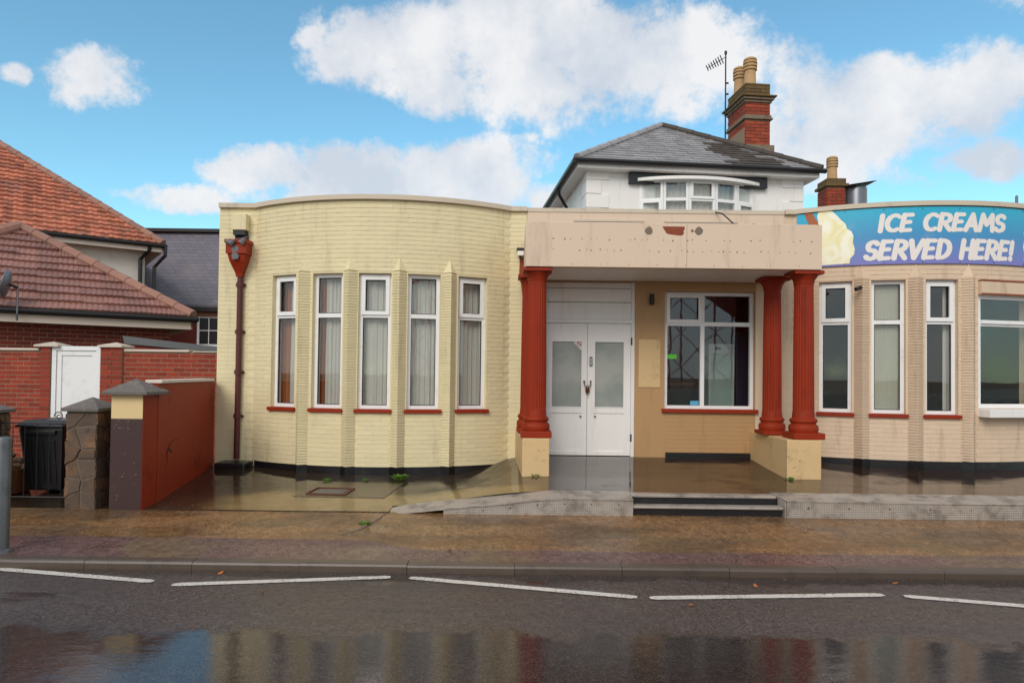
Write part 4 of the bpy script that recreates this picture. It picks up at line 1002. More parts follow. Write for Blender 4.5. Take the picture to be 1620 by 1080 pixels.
# ------------------------------------------------------------------ left boundary: piers, red wall, gate, bin
def cap(parent, cx, cy, hw, hd, z, h, mat='concap', t=.035):
    mb = MB(); v = [(cx - hw, cy - hd, z), (cx + hw, cy - hd, z), (cx + hw, cy + hd, z), (cx - hw, cy + hd, z)]; v += [(x, y, z + t) for x, y, _ in v]; v += [(cx, cy, z + h)]
    mb.add(v, [(0, 3, 2, 1), (0, 1, 5, 4), (1, 2, 6, 5), (2, 3, 7, 6), (3, 0, 4, 7), (4, 5, 8), (5, 6, 8), (6, 7, 8), (7, 4, 8)])
    return mb.build('cap', mat, parent, False, .006)
rwl = thing('garden_wall', 'red rendered boundary wall with a cream and brown end pier', 'wall', (-4.2, -1.4, .05))
mb = MB(); mb.hexa([(-4.235, -2.30, .0), (-4.08, -2.30, .0), (-4.42, -.02, .0), (-4.58, -.02, .0), (-4.235, -2.30, 1.445), (-4.08, -2.30, 1.445), (-4.42, -.02, 1.445), (-4.58, -.02, 1.445)]); mb.build('wall', 'redwall', rwl)
mb = MB(); mb.hexa([(-4.25, -2.28, 1.447), (-4.055, -2.28, 1.447), (-4.38, -.12, 1.447), (-4.60, -.12, 1.447), (-4.25, -2.28, 1.485), (-4.055, -2.28, 1.485), (-4.38, -.12, 1.485), (-4.60, -.12, 1.485)]); mb.build('coping', 'render', rwl, False, .006)
MB().box(-4.44, -4.085, -2.62, -2.302, 0, 1.055).build('pier', 'brown', rwl, False, .008)
MB().box(-4.0865, -4.0825, -2.617, -2.305, 0, 1.318).build('painted_side', 'redwall', rwl)
MB().box(-4.438, -4.088, -2.618, -2.304, 1.056, 1.32).build('pier_top', 'piercream', rwl, False, .004)
cap(rwl, -4.255, -2.45, .25, .25, 1.322, .18)
fk = MB(); rn = random.Random(9)
for i in range(26):
    c = blobz(rn.uniform(-4.42, -4.11), rn.choice((rn.uniform(.1, 1.04), rn.uniform(.95, 1.04))), rn.uniform(.004, .011), i, 7, .5)
    fk.prism(c, lambda p: (p[0], -2.619, p[1]), lambda p: (p[0], -2.6225, p[1]))
fk.build('paint_flakes', 'stonemortar', rwl)['kind'] = 'stuff'
# crack in the red wall
def stone_pier(name, label, x0, x1, y0, y1, zt):
    o = thing(name, label, 'pier', ((x0 + x1) / 2, (y0 + y1) / 2, .05), group='stone gate piers')
    core = MB().box(x0 + .012, x1 - .012, y0 + .012, y1 - .012, 0, zt).build('core', 'stonemortar', o)
    rn = random.Random(int(abs(x0) * 100))
    def face(F, w):
        # random stones: jittered grid of corner points, some neighbours merged, joints of uneven width
        rows = max(4, round(zt / .19)); zs = [0.02 + (zt - .03) * k / rows for k in range(rows + 1)]
        nx = 2 if w < .38 else 3; off = [[(w * c / nx if c in (0, nx) else w * c / nx + rn.uniform(-.07, .07), zs[r] if r in (0, rows) else zs[r] + rn.uniform(-.055, .055)) for c in range(nx + 1)] for r in range(rows + 1)]
        for r in range(rows):
            for c in range(nx):
                q = [off[r][c], off[r][c + 1], off[r + 1][c + 1], off[r + 1][c]]
                cx, cz = sum(p[0] for p in q) / 4, sum(p[1] for p in q) / 4; poly = []
                for a, b in zip(q, q[1:] + q[:1]):
                    for t_ in (0, .33, .66):
                        px_, pz_ = a[0] + (b[0] - a[0]) * t_, a[1] + (b[1] - a[1]) * t_
                        k = 1 - (.005 + rn.uniform(0, .014)) / max(.03, math.hypot(px_ - cx, pz_ - cz)); poly.append((cx + (px_ - cx) * k, cz + (pz_ - cz) * k))
                pr_ = rn.uniform(-.004, .012)
                m = MB(); m.prism(poly, lambda p: F.p(p[0], .012, p[1]), lambda p: F.p(p[0], -pr_, p[1])); m.build('stone', 'stone', core, False, .006)
    face(Fr((x0, y0 + .005, 0), (1, 0, 0), (0, -1, 0)), x1 - x0); face(Fr((x1 - .005, y0, 0), (0, 1, 0), (1, 0, 0)), y1 - y0)
    cap(o, (x0 + x1) / 2, (y0 + y1) / 2, (x1 - x0) / 2 + .035, (y1 - y0) / 2 + .035, zt + .001, .155)
    return o
stone_pier('stone_pier', 'crazy stone gate pier with a pointed cap next to the brown pier', -4.95, -4.60, -2.61, -2.20, 1.13)
stone_pier('stone_pier', 'stone gate pier cut off by the left edge of the photo', -6.22, -5.85, -2.61, -2.20, 1.09)
# wheelie bin
wb_ = thing('wheelie_bin', 'black wheelie bin standing behind the iron gate', 'bin', (-5.62, -1.75, .08))
mb = MB(); mb.hexa([(-5.80, -1.98, .14), (-5.40, -1.98, .14), (-5.40, -1.52, .14), (-5.80, -1.52, .14), (-5.88, -2.05, .90), (-5.34, -2.05, .90), (-5.34, -1.44, .90), (-5.88, -1.44, .90)]); mb.build('body', 'blackpl', wb_, False, .03)
mb = MB(); mb.box(-5.90, -5.32, -2.08, -1.42, .902, .93); mb.hexa([(-5.89, -2.07, .931), (-5.33, -2.07, .931), (-5.33, -1.43, .931), (-5.89, -1.43, .931), (-5.84, -1.98, .985), (-5.38, -1.98, .985), (-5.38, -1.5, .985), (-5.84, -1.5, .985)]); mb.build('lid', 'blackpl', wb_, False, .012)
for x in (-5.84, -5.40): m = MB(); m.tube([(x, -1.48, .18), (x + .06, -1.48, .18)], .10, 16); m.build('wheel', 'blackpl', wb_)
m = MB(); m.tube([(-5.85, -1.38, .90), (-5.37, -1.38, .90)], .016, 8); m.build('handle', 'blackpl', wb_)
for i in range(5):
    x = -5.74 + i * .07; m = MB(); m.hexa([(x, -1.995, .22), (x + .025, -1.995, .22), (x + .025, -1.96, .22), (x, -1.96, .22), (x - .01, -2.045, .74), (x + .018, -2.045, .74), (x + .018, -2.0, .74), (x - .01, -2.0, .74)]); m.build('rib', 'blackpl', wb_)
MB().box(-5.80, -5.42, -2.075, -2.03, .82, .865).build('lip', 'blackpl', wb_, False, .008)
m = MB(); cpts = [(-1.45, .78), (-1.60, .74), (-1.78, .75), (-1.9, .70), (-2.0, .62), (-1.98, .50), (-2.05, .42)]
wx = lambda y: -4.08 - (y + 2.30) * .1491 + .003
m.tube([(wx(y), y, z) for y, z in cpts], [.001, .002, .002, .005, .005, .002, .001], 5); m.build('crack', 'soil', rwl)
m = MB(); m.tube([(wx(-1.93) - .02, -1.93, .68), (wx(-1.93) + .04, -1.94, .62)], .014, 6); m.build('bolt', 'rust', rwl)
# iron gate between the piers
ig = thing('iron_gate', 'thin black wrought iron gate between the two stone piers', 'gate', (-5.26, -2.4, .07))
m = MB()
for a, b in (((-5.82, .12), (-5.82, 1.02)), ((-4.98, .12), (-4.98, 1.10)), ((-5.82, .14), (-4.98, .14)), ((-5.82, .98), (-4.98, .98))): m.tube([(a[0], -2.40, a[1]), (b[0], -2.40, b[1])], .009, 6)
m.build('frame', 'iron', ig)
for i in range(1, 6):
    x = -5.82 + i * .14; m = MB(); m.tube([(x, -2.40, .14), (x, -2.40, .98)], .004, 6); m.build('bar', 'iron', ig)
def scroll(cx, cz, sgn, r=.055):
    return [(cx + sgn * r * (1 - t * .8) * math.cos(t * 8.5), -2.40, cz + r * (1 - t * .8) * math.sin(t * 8.5)) for t in [i / 22 for i in range(23)]]
for cx, sg in ((-5.04, 1), (-5.16, -1)): m = MB(); m.tube(scroll(cx, 1.06, sg), .006, 6); m.build('scroll', 'iron', ig)
# planter with timber slices
pb = thing('garden_planter', 'small timber planter with round stones behind the left pier', 'planter', (-5.98, -1.9, .1))
m = MB(); m.hexa([(-6.14, -2.02, .10), (-5.90, -2.02, .10), (-5.90, -1.78, .10), (-6.14, -1.78, .10), (-6.18, -2.06, .40), (-5.87, -2.06, .40), (-5.87, -1.74, .40), (-6.18, -1.74, .40)]); m.build('box', 'wood', pb, False, .01)
rn = random.Random(4)
for i in range(9):
    x, y, z = -6.10 + (i % 4) * .062, -2.0 + .08 * (i // 4) + rn.uniform(-.02, .02), .43 + .055 * (i // 4); m = MB(); r = rn.uniform(.034, .046); m.lathe([(r * .4, z - r * .8), (r * .9, z - r * .3), (r, z + .1 * r), (r * .7, z + r * .6), (r * .2, z + r * .8)], x, y, 10); m.build('stone', 'wicker', pb, True)
# galvanised post at the kerb
gp = thing('steel_post', 'galvanised steel post at the kerb cut off by the left edge of the photo', 'post', (-4.50, -4.13, 0))
m = MB(); m.lathe([(.062, -.05), (.062, .96), (.056, .985), (.03, .993)], -4.50, -4.13, 24); m.build('tube', 'steel', gp, True); m = MB(); m.lathe([(.09, -.03), (.085, .0), (.066, .01)], -4.50, -4.13, 24); m.build('collar', 'steel', gp)

# brick wall with the white gate
bw = thing('brick_wall', 'red brick garden wall with stone coping on both sides of the white gate', 'wall', (-6.5, 1.0, .05))
pathB = Path([(-10.5, 1.12), (-4.55, .96)])
def sB(x): return (x + 10.5) / (5.95) * pathB.L
hB = [(sB(-7.57), sB(-6.745), .0, 2.1)]
wsh = wall_shell('wall', bw, pathB, [0, pathB.L, hB[0][0], hB[0][1]], [0, 1.895], hB, .2, 'mortar')
brickwork('brick', wsh, pathB, sB(-10.45), pathB.L - .003, .145, 1.89, 'brick', hB, L=.20, gv=.011, gh=.0125, proud=.004, jit=.003)
for xa, xb in ((-7.735, -7.575), (-6.74, -6.38)):
    F = pathB.frame(sB((xa + xb) / 2)); m = MB(); hw = (xb - xa) / 2; F.box(m, -hw, hw, -.035, .235, 0, 1.96); pr = m.build('pier', 'mortar', bw)
    out = []; H = .075
    for r in range(25):
        for a, b in (((-hw, hw * .1), (hw * .1, hw)) if r % 2 else ((-hw, -hw * .2), (-hw * .2, hw))):
            if hw < .1: a, b = -hw, hw
            out.append(frame_matrix(F.p((a + b) / 2, -.030, .085 + r * H + H / 2), F.t, -F.n, (0, 0, 1), b - a - .010, .03, H - .012))
            if hw < .1: break
    pieces('brick', unit_brick('brick'), out, pr)
    cp = MB(); Fc = F; x0, x1 = (-.21, .20) if hw > .1 else (-.17, .235)
    q = [Fc.p(x0, -.09, 1.962), Fc.p(x1, -.09, 1.962), Fc.p(x1, .28, 1.962), Fc.p(x0, .28, 1.962), Fc.p(x0, -.09, 1.992), Fc.p(x1, -.09, 1.992), Fc.p(x1, .28, 1.992), Fc.p(x0, .28, 1.992), Fc.p((x0 + x1) / 2, .1, 2.05)]
    cp.add(q, [(0, 3, 2, 1), (0, 1, 5, 4), (1, 2, 6, 5), (2, 3, 7, 6), (3, 0, 4, 7), (4, 5, 8), (5, 6, 8), (6, 7, 8), (7, 4, 8)]); cp.build('pier_cap', 'fascia', bw)
for xa, xb, z in ((-10.4, -7.78, 1.897), (-6.36, -5.28, 1.897), (-5.22, -4.62, 1.86)):
    F = pathB.frame(sB((xa + xb) / 2)); m = MB(); hw = (xb - xa) / 2; F.box(m, -hw, hw, -.03, .22, z if z > 1.88 else 1.897, z + .04 if z > 1.88 else 1.915); m.build('coping', 'fascia', bw, False, .006)
wg = thing('white_gate', 'plain white panel gate set in the red brick wall', 'gate', (-7.15, 1.0, .1))
F = pathB.frame(sB(-7.1575)); m = MB(); F.box(m, -.405, -.335, -.02, .1, .1, 1.975); F.box(m, .335, .405, -.02, .1, .1, 1.975); F.box(m, -.335, .335, -.02, .1, 1.905, 1.975); m.build('frame', 'upvc', wg)
m = MB(); frame_ring(m, F, -.33, .33, .12, 1.90, .0, .05, .075); lf = m.build('leaf', 'upvc', wg); m = MB(); F.box(m, -.256, .256, .018, .03, .19, 1.826); m.build('panel', 'upvc', lf); m = MB(); m.tube([F.p(.28, -.03, 1.0), F.p(.28, -.03, 1.12)], .01, 6); m.build('handle', 'steel', lf)
# shed roof behind the wall
sh = thing('garden_shed', 'low shed with a sloping grey felt roof behind the brick wall', 'shed', (-5.8, 1.6, 0))
m = MB(); m.hexa([(-6.62, 1.45, 2.04), (-4.70, 1.45, 1.88), (-4.70, 2.4, 1.88), (-6.62, 2.4, 2.04), (-6.66, 1.45, 2.165), (-4.70, 1.45, 1.965), (-4.70, 2.4, 1.965), (-6.66, 2.4, 2.165)]); m.build('roof', 'felt', sh, False, .008)
m = MB(); m.hexa([(-6.55, 1.5, 0), (-4.75, 1.5, 0), (-4.75, 2.3, 0), (-6.55, 2.3, 0), (-6.55, 1.5, 2.02), (-4.75, 1.5, 1.87), (-4.75, 2.3, 1.87), (-6.55, 2.3, 2.02)]); m.build('wall', 'brickdark', sh)
m = MB(); m.hexa([(-6.66, 1.448, 2.166), (-4.70, 1.448, 1.966), (-4.70, 1.50, 1.966), (-6.66, 1.50, 2.166), (-6.66, 1.448, 2.176), (-4.70, 1.448, 1.976), (-4.70, 1.50, 1.976), (-6.66, 1.50, 2.176)]); m.build('edge_trim', 'lead', sh)

# ------------------------------------------------------------------ tiled roofs
def tile_mesh(mat, kind):
    mb = MB()
    if kind == 'pan':                                         # one S-roll per tile, butt end lifted
        prof = [(-.5, .0), (-.36, .16), (-.16, .20), (.02, .06), (.24, -.01), (.5, .0)]
    elif kind == 'roll':                                      # four small rolls per tile
        prof = []
        for k in range(4): x = -.5 + k * .25; prof += [(x, 0), (x + .07, .11), (x + .15, .11), (x + .2, 0)]
        prof += [(.5, 0)]
    else: prof = [(-.49, 0), (.49, 0)]
    n = len(prof); vs = []
    for y, lift in ((-.56, .0), (.56, -.6)):
        for x, h in prof: vs.append((x, y, h + lift + .6))
    lo = [(x, -.56, h + .6 - (.55 if kind != 'slate' else .6)) for x, h in prof]; vs += lo
    fs = [(i, i + 1, n + i + 1, n + i) for i in range(n - 1)] + [(2 * n + i, 2 * n + i + 1, i + 1, i) for i in range(n - 1)]
    me = mb.add(vs, fs).mesh('tile' if kind != 'slate' else 'slate', mat); return me
def roof_tiles(parent, O, eu, ev, en, rows, gauge, wid, thick, span, me, name, me2=None, patch=None, stagger=True, limit=300):
    """O: eave start; eu along the eave, ev up the slope, en normal; span(v) -> (u0, u1)"""
    out = []; out2 = []
    for r in range(rows):
        v = (r + .5) * gauge; u0, u1 = span(v)
        if u1 - u0 < .06: continue
        off = (wid / 2 if stagger and r % 2 else 0); k = math.floor((u0 - off) / wid); x = off + k * wid
        while x < u1:
            a, b = max(x, u0), min(x + wid, u1)
            if b - a > .04:
                c = O + eu * ((a + b) / 2) + ev * (v + random.uniform(-.006, .006)) + en * random.uniform(0, .004)
                jr = random.uniform(-.022, .022); e_u = (eu + ev * jr).normalized(); e_v = (ev - eu * jr).normalized()
                M4 = frame_matrix(c, e_u, e_v, en, (b - a), gauge, thick * random.uniform(.85, 1.3))
                (out2 if patch and patch((a + b) / 2, v) else out).append(M4)
            x += wid
    pieces(name, me, out, parent, limit)
    if out2: pieces(name, me2, out2, parent, max(0, limit - len(out)))
def hip_line(parent, a, b, r=.09, step=.38, mat='ridge', n=10, name='ridge_tile'):
    a, b = Vector(a), Vector(b); L = (b - a).length; k = max(1, round(L / step))
    for i in range(k):
        p, q = a.lerp(b, i / k), a.lerp(b, (i + 1.08) / k) if i < k - 1 else b
        m = MB(); m.tube([p, q], [r * 1.06, r * .94], n); m.build(name, mat, parent, True)
tm_pan = tile_mesh('tile_orange', 'pan'); tm_roll = tile_mesh('tile_brown', 'roll'); tm_slate = tile_mesh('slate', 'slate'); tm_smoss = tile_mesh('slatemoss', 'slate')
Z3 = Vector((0, 0, 1))
def hip_house(th, C, ang, eave, run, pitch, mat_under, fascia, wallmat, wall_in, name_tile, me, gauge, wid, thick, ridge_r, wall_to=0.0, length=None, brickL=False):
    """hipped roof: C is the right eave corner; the front eave runs left from it"""
    e1 = Vector((math.cos(ang), math.sin(ang), 0)); e2 = Vector((-math.sin(ang), math.cos(ang), 0)); tp = math.tan(pitch)
    length = length or 2 * run
    C = Vector((C[0], C[1], eave)); A = C - e1 * length
    ap1 = C + (-e1 + e2) * run + Z3 * run * tp; ap2 = A + (e1 + e2) * run + Z3 * run * tp
    Db, Ab = C + e2 * 2 * run, A + e2 * 2 * run
    mb = MB(); mb.add([A, C, Db, Ab, ap1, ap2], [(0, 1, 4, 5), (1, 2, 4), (2, 3, 5, 4), (3, 0, 5), (0, 3, 2, 1)] if length > 2 * run + .01 else [(0, 1, 4), (1, 2, 4), (2, 3, 4), (3, 0, 4), (0, 3, 2, 1)])
    roof = mb.build('roof', mat_under, th)
    ev = (e2 * math.cos(pitch) + Z3 * math.sin(pitch)); en = (Z3 * math.cos(pitch) - e2 * math.sin(pitch)); sl = run / math.cos(pitch)
    def span(v): k = v / sl * run; return (max(k, length - 9), length - k)
    vmax = sl
    roof_tiles(roof, A + en * .01 - ev * .03, e1, ev, en, int(sl / gauge) + 1, gauge, wid, thick, span, me, name_tile, stagger=False)
    hip_line(roof, C + Z3 * .03, ap1 + Z3 * .05, ridge_r); 
    if length > 2 * run + .01: hip_line(roof, ap1 + Z3 * .05, ap2 + Z3 * .05, ridge_r)
    else: hip_line(roof, A + Z3 * .03, ap1 + Z3 * .05, ridge_r * 1.25)
    # gutter, fascia, walls
    g = MB(); g.tube([A - e2 * .05 - Z3 * .05, C - e2 * .05 + e1 * .06 - Z3 * .05], .058, 10); g.tube([C + e1 * .05 - e2 * .05 - Z3 * .05, Db + e1 * .05 - Z3 * .05], .058, 10); g.build('gutter', 'gutter', th)
    i1 = A - e1 * 0 + e2 * .04; f = MB()
    def hx(a, b, d0, d1, z0, z1): p = [a + d0 - 0 * Z3, b + d0, b + d1, a + d1]; return [Vector((q.x, q.y, z0)) for q in p] + [Vector((q.x, q.y, z1)) for q in p]
    f.hexa(hx(A, C, e2 * .0, e2 * .03, eave - fascia, eave - .02)); f.hexa(hx(C - e1 * .03, C - e1 * .03 + e2 * 2 * run, Vector(), e1 * .03, eave - fascia, eave - .02)); f.build('fascia', 'fascia', th)
    Wc = C - e1 * wall_in + e2 * wall_in; Wa = A + e1 * wall_in + e2 * wall_in
    p = [Wa, Wc, Wc + e2 * (2 * run - 2 * wall_in), Wa + e2 * (2 * run - 2 * wall_in)]
    wm = MB(); wm.hexa([(q.x, q.y, wall_to) for q in p] + [(q.x, q.y, eave - .03) for q in p]); wl_ = wm.build('wall', wallmat, th)
    return dict(e1=e1, e2=e2, C=C, A=A, ap=ap1, roof=roof, Wc=Wc, Wa=Wa, wall=wl_, en=en, ev=ev)
oh = thing('orange_roof_house', 'pale rendered house with an orange tiled hipped roof at the left', 'house', (-11, 9, 0))
H1 = hip_house(oh, (-9.55, 8.35), R_(36), 5.02, 4.4, R_(38.5), 'tile_orange', .22, 'render', .38, 'tile', tm_pan, .235, .205, .075, .10, length=10.5)
m = MB(); e1, e2, C = H1['e1'], H1['e2'], H1['C']
a = C + e1 * .02 - e2 * .06
m.tube([a + e1 * .03 + Z3 * .02 - Z3 * .08, a + e1 * .03 - Z3 * .30, a - e1 * .20 + e2 * .2 - Z3 * .62, a - e1 * .22 + e2 * .2 - Z3 * 4.6], .05, 8); m.build('downpipe', 'gutter', oh)
a = C - e1 * .50 + e2 * .30; m = MB(); m.tube([C - e1 * .32 - e2 * .02 - Z3 * .1, C - e1 * .33 - Z3 * .18, a - Z3 * .42 + e2 * .0, a - Z3 * 4.6], .05, 8); m.build('downpipe', 'gutter', oh)
bg_ = thing('brown_roof_bungalow', 'red brick bungalow with a brown tiled pyramid roof behind the garden wall', 'house', (-8.5, 4, 0))
H2 = hip_house(bg_, (-6.12, 2.85), R_(35), 2.62, 2.76, R_(33), 'tile_brown', .24, 'mortar', .34, 'tile', tm_roll, .30, .34, .075, .10)
pathW = Path([(H2['Wa'].x, H2['Wa'].y), (H2['Wc'].x, H2['Wc'].y)])
brickwork('brick', H2['wall'], pathW, max(0, pathW.L - 4.2), pathW.L, 1.55, 2.4, 'brickdark', (), gv=.010, gh=.011, proud=.004)
# satellite dish
sd = thing('satellite_dish', 'grey satellite dish on a pole at the brown tiled eave', 'satellite dish', (-8.4, 1.3, 2.5))
Cx = H2['A'].lerp(H2['C'], 0.0); base = H2['C'] - H2['e1'] * 2.72 - H2['e2'] * .10
m = MB(); m.tube([base + Z3 * -.22, base + Z3 * -.10 - H2['e2'] * .02, base + Z3 * .34], .016, 8); m.build('pole', 'steel', sd)
c0 = base + Z3 * .38 - H2['e1'] * .16; nd = (Vector((-.93, -.30, .18))).normalized(); ua = nd.cross(Z3).normalized(); ub = ua.cross(nd).normalized(); vs = [c0 + nd * -.05]; fs = []
for ri, (rr, dp) in enumerate(((.09, -.042), (.17, -.02), (.22, .0))):
    for k in range(20): an = 2 * math.pi * k / 20; vs.append(c0 + ua * rr * .92 * math.cos(an) + ub * rr * 1.1 * math.sin(an) + nd * dp)
for k in range(20): fs.append((0, 1 + k, 1 + (k + 1) % 20))
for ri in range(2):
    for k in range(20): fs.append((1 + ri * 20 + k, 21 + ri * 20 + k, 21 + ri * 20 + (k + 1) % 20, 1 + ri * 20 + (k + 1) % 20))
m = MB(); m.add(vs, fs); do = m.build('dish', 'flue', sd, True); sm = do.modifiers.new('thick', 'SOLIDIFY'); sm.thickness = .012
m = MB(); m.tube([c0 - ub * .2, c0 + nd * .30 - ub * .12], .010, 6); m.build('arm', 'iron', sd); m = MB(); m.tube([c0 + nd * .26 - ub * .12, c0 + nd * .38 - ub * .08], .028, 8); m.build('receiver', 'lampglass', sd); m = MB(); m.tube([base + Z3 * .33, c0 - nd * .05], .025, 6); m.build('bracket', 'iron', sd)
# far slate building
fb = thing('slate_building', 'brick building with a grey slate roof seen between the bungalow and the cream bay', 'building', (-9.5, 10.5, 0))
mb = MB(); mb.hexa([(-16, 10.3, 3.42), (-6, 10.3, 3.50), (-6, 13.2, 6.28), (-16, 13.2, 6.20), (-16, 10.3, 3.55), (-6, 10.3, 3.60), (-6, 13.2, 6.40), (-16, 13.2, 6.32)])
def slate_far():
    n = NT('far_slates'); c = lin((104, 100, 108))
    bt = n.new('ShaderNodeTexBrick'); mp = n.new('ShaderNodeMapping'); mp.inputs['Rotation'].default_value = (R_(44), 0, 0); n.link(n.pos, mp.inputs[0])
    sp = n.new('ShaderNodeSeparateXYZ'); n.link(n.pos, sp.inputs[0]); cb_ = n.new('ShaderNodeCombineXYZ'); n.link(sp.outputs[0], cb_.inputs[0]); n.link(sp.outputs[2], cb_.inputs[1]); n.link(cb_.outputs[0], bt.inputs['Vector'])
    bt.inputs['Scale'].default_value = 1; bt.inputs['Brick Width'].default_value = .28; bt.inputs['Row Height'].default_value = .13; bt.inputs['Mortar Size'].default_value = .010
    bt.inputs['Color1'].default_value = (*mul(c, .9), 1); bt.inputs['Color2'].default_value = (*mul(c, 1.12), 1); bt.inputs['Mortar'].default_value = (*mul(c, .6), 1)
    n.col(n.mix(n.math('MULTIPLY', n.ramp(n.noise(.9, 6, .6), .45, .7), .4), bt.outputs['Color'], lin((128, 116, 112)))); n.rough(.65); n.bump(bt.outputs['Fac'], -.4, .02); return n.m
MAT['farslate'] = slate_far(); mb.build('roof', 'farslate', fb)
MB().box(-16, -6, 13.0, 13.25, 6.33, 6.44).build('ridge', 'gutter', fb); MB().box(-16, -6, 10.22, 10.34, 3.38, 3.50).build('gutter', 'gutter', fb); MB().box(-16, -6, 10.36, 10.40, 3.24, 3.40).build('fascia', 'wood', fb)
MB().box(-15.8, -6.2, 10.45, 14, 0, 3.5).build('wall', 'brickdark', fb)
F = Fr((-9.02, 10.45, 0), (1, 0, 0), (0, -1, 0)); m = MB(); frame_ring(m, F, -.52, .9, 1.5, 3.26, -.02, .05, .07); F.box(m, .14, .24, -.02, .05, 1.57, 3.19); F.box(m, -.45, .83, -.019, .049, 2.28, 2.40); fw_ = m.build('window', 'upvc', fb)
m = MB(); F.box(m, -.18, -.155, -.01, .02, 2.40, 3.19); F.box(m, -.45, .14, -.009, .019, 2.80, 2.825); F.box(m, .5, .525, -.01, .02, 2.40, 3.19); m.build('glazing_bars', 'upvc', fw_)
m = MB(); F.box(m, -.46, .84, -.008, -.003, 1.55, 3.2); m.build('pane', 'gutter', fw_)

# ------------------------------------------------------------------ white house behind
wh = thing('white_house', 'white upper storey house with a grey slate hipped roof and bow window behind the porch', 'house', (1.40, 2.8, 0), R_(6), local=True)
WX = 4.33
MB().box(0, WX, 0, 6.5, 3.0, 5.56).build('wall', 'housewhite', wh)
cs = MB()
for i, z in enumerate([4.0 + .27 * k for k in range(6)]):
    ln = .42 if i % 2 else .27
    for x0, x1 in ((-.022, ln), (WX - ln, WX + .022)):
        q = MB(); q.box(x0, x1, -.022, .25 if i % 2 else .4, z, z + .255); q.build('quoin', 'housewhite', wh, False, .006)
EV = 5.655; OH = .26
rr_ = MB()
fl_, fr_, ap_ = Vector((-OH, -OH, EV)), Vector((WX + OH, -OH, EV)), Vector((WX / 2, WX / 2, EV + 1.60)); bk = Vector((WX / 2, 6.5, EV + 1.60)); bl, br = Vector((-OH, 6.8, EV)), Vector((WX + OH, 6.8, EV))
rr_.add([fl_, fr_, ap_, bk, bl, br], [(0, 1, 2), (1, 5, 3, 2), (4, 0, 2, 3), (0, 4, 5, 1), (5, 4, 3)]); rf = rr_.build('roof', 'slate', wh)
pw = WX + 2 * OH; rn_ = WX / 2 + OH; slen = math.hypot(rn_, 1.60); ca, sa_ = rn_ / slen, 1.60 / slen
ev_ = Vector((0, ca, sa_)); en_ = Vector((0, -sa_, ca)); gauge = .165
def mossy(u, v): e = .28 * mnoise.noise((u * 3.1, v * 3.7, 2.0)) + random.uniform(-.09, .09); return pw * .62 + e < u < pw * .85 - v * .25 + e and v < 1.6
roof_tiles(rf, fl_ + en_ * .006 - ev_ * .02, Vector((1, 0, 0)), ev_, en_, int(slen / gauge) + 1, gauge, .235, .030, lambda v: (v / slen * rn_, pw - v / slen * rn_), tm_slate, 'slate', tm_smoss, mossy)
hip_line(rf, fl_ + Z3 * .02, ap_ + Z3 * .03, .075, .42, 'slate', 8, 'hip_tile'); hip_line(rf, fr_ + Z3 * .02, ap_ + Z3 * .03, .075, .42, 'slatemoss', 8, 'hip_tile'); hip_line(rf, ap_ + Z3 * .03, bk + Z3 * .03, .075, .45, 'slate', 8, 'ridge_tile')
m = MB(); m.box(-OH + .03, WX + OH - .03, -OH + .03, 6.7, EV - .15, EV - .03); m.build('soffit', 'white', wh)
m = MB(); m.tube([(-OH - .02, -OH - .04, EV - .035), (WX + OH + .06, -OH - .04, EV - .035)], .05, 8); m.tube([(-OH - .04, -OH - .04, EV - .035), (-OH - .04, 6.7, EV - .035)], .05, 8); m.build('gutter', 'gutter', wh)
m = MB(); m.tube([(-OH - .03, 1.6, EV - .07), (-OH, 1.62, EV - .2), (-.06, 1.66, EV - .5), (-.06, 1.66, 3)], .035, 8); m.build('downpipe', 'gutter', wh)
# side window in the left wall
m = MB(); m.box(-.03, .02, 2.4, 3.2, 4.3, 5.2); sw = m.build('window', 'upvc', wh); MB().box(-.035, -.02, 2.47, 3.13, 4.37, 5.13).build('pane', 'gutter', sw)
# bow window
BX0, BX1, bs = 1.02, 3.34, .27; RB, HB, bpts = arc_pts(BX0, BX1, bs, 40); pathW2 = Path(bpts)
zb0, zb1 = 4.0, 5.36; bowp = MB()
nU = 5; widths = [.19, .2, .22, .2, .19]; tot = pathW2.L; acc = 0
strip('bow_apron', wh, pathW2, 0, tot, 0, .05, 3.6, zb0, 'housewhite', 30)
for i in range(nU):
    s0_, s1_ = acc, acc + tot * widths[i]; acc = s1_
    F, w_ = fr_chord(pathW2, s0_, s1_); a = w_ / 2 - .003; m = MB(); frame_ring(m, F, -a, a, zb0, zb1, 0, .07, .05); zt_ = 4.98
    F.box(m, -a + .05, a - .05, .001, .069, zt_ - .03, zt_ + .03); o = m.build('bow_window', 'upvc', wh); 
    if i in (0, 2, 4):
        m = MB(); z0s, z1s = ((zb0 + .03, zt_ - .01) if i != 2 else (zt_ + .01, zb1 - .03)); frame_ring(m, F, -a + .03, a - .03, z0s, z1s, -.02, -.001, .05); m.build('sash', 'upvc', o)
    for za, zc in ((zb0 + .05, zt_ - .03), (zt_ + .03, zb1 - .05)):
        m = MB(); F.box(m, -a + .045, a - .045, .03, .036, za, zc); m.build('pane', 'glass', o)
    vs = []; fs = []
    for k in range(25):
        x = -a + 2 * a * k / 24; dd = .12 + .012 * math.sin(k * 1.1 + i); vs += [F.p(x, dd, zb0), F.p(x, dd, zb1)]
        if k: q = (k - 1) * 2; fs.append((q, q + 2, q + 3, q + 1))
    m = MB(); m.add(vs, fs); m.build('blind', 'curtain', o, True)
MB().box(BX0, BX1, .005, .01, zb0, zb1).build('bow_back', 'interior', wh)
hoodp = Path([(BX0 - .2, -.02)] + arc_pts(BX0 - .19, BX1 + .19, bs + .12, 40)[2] + [(BX1 + .2, -.02)])
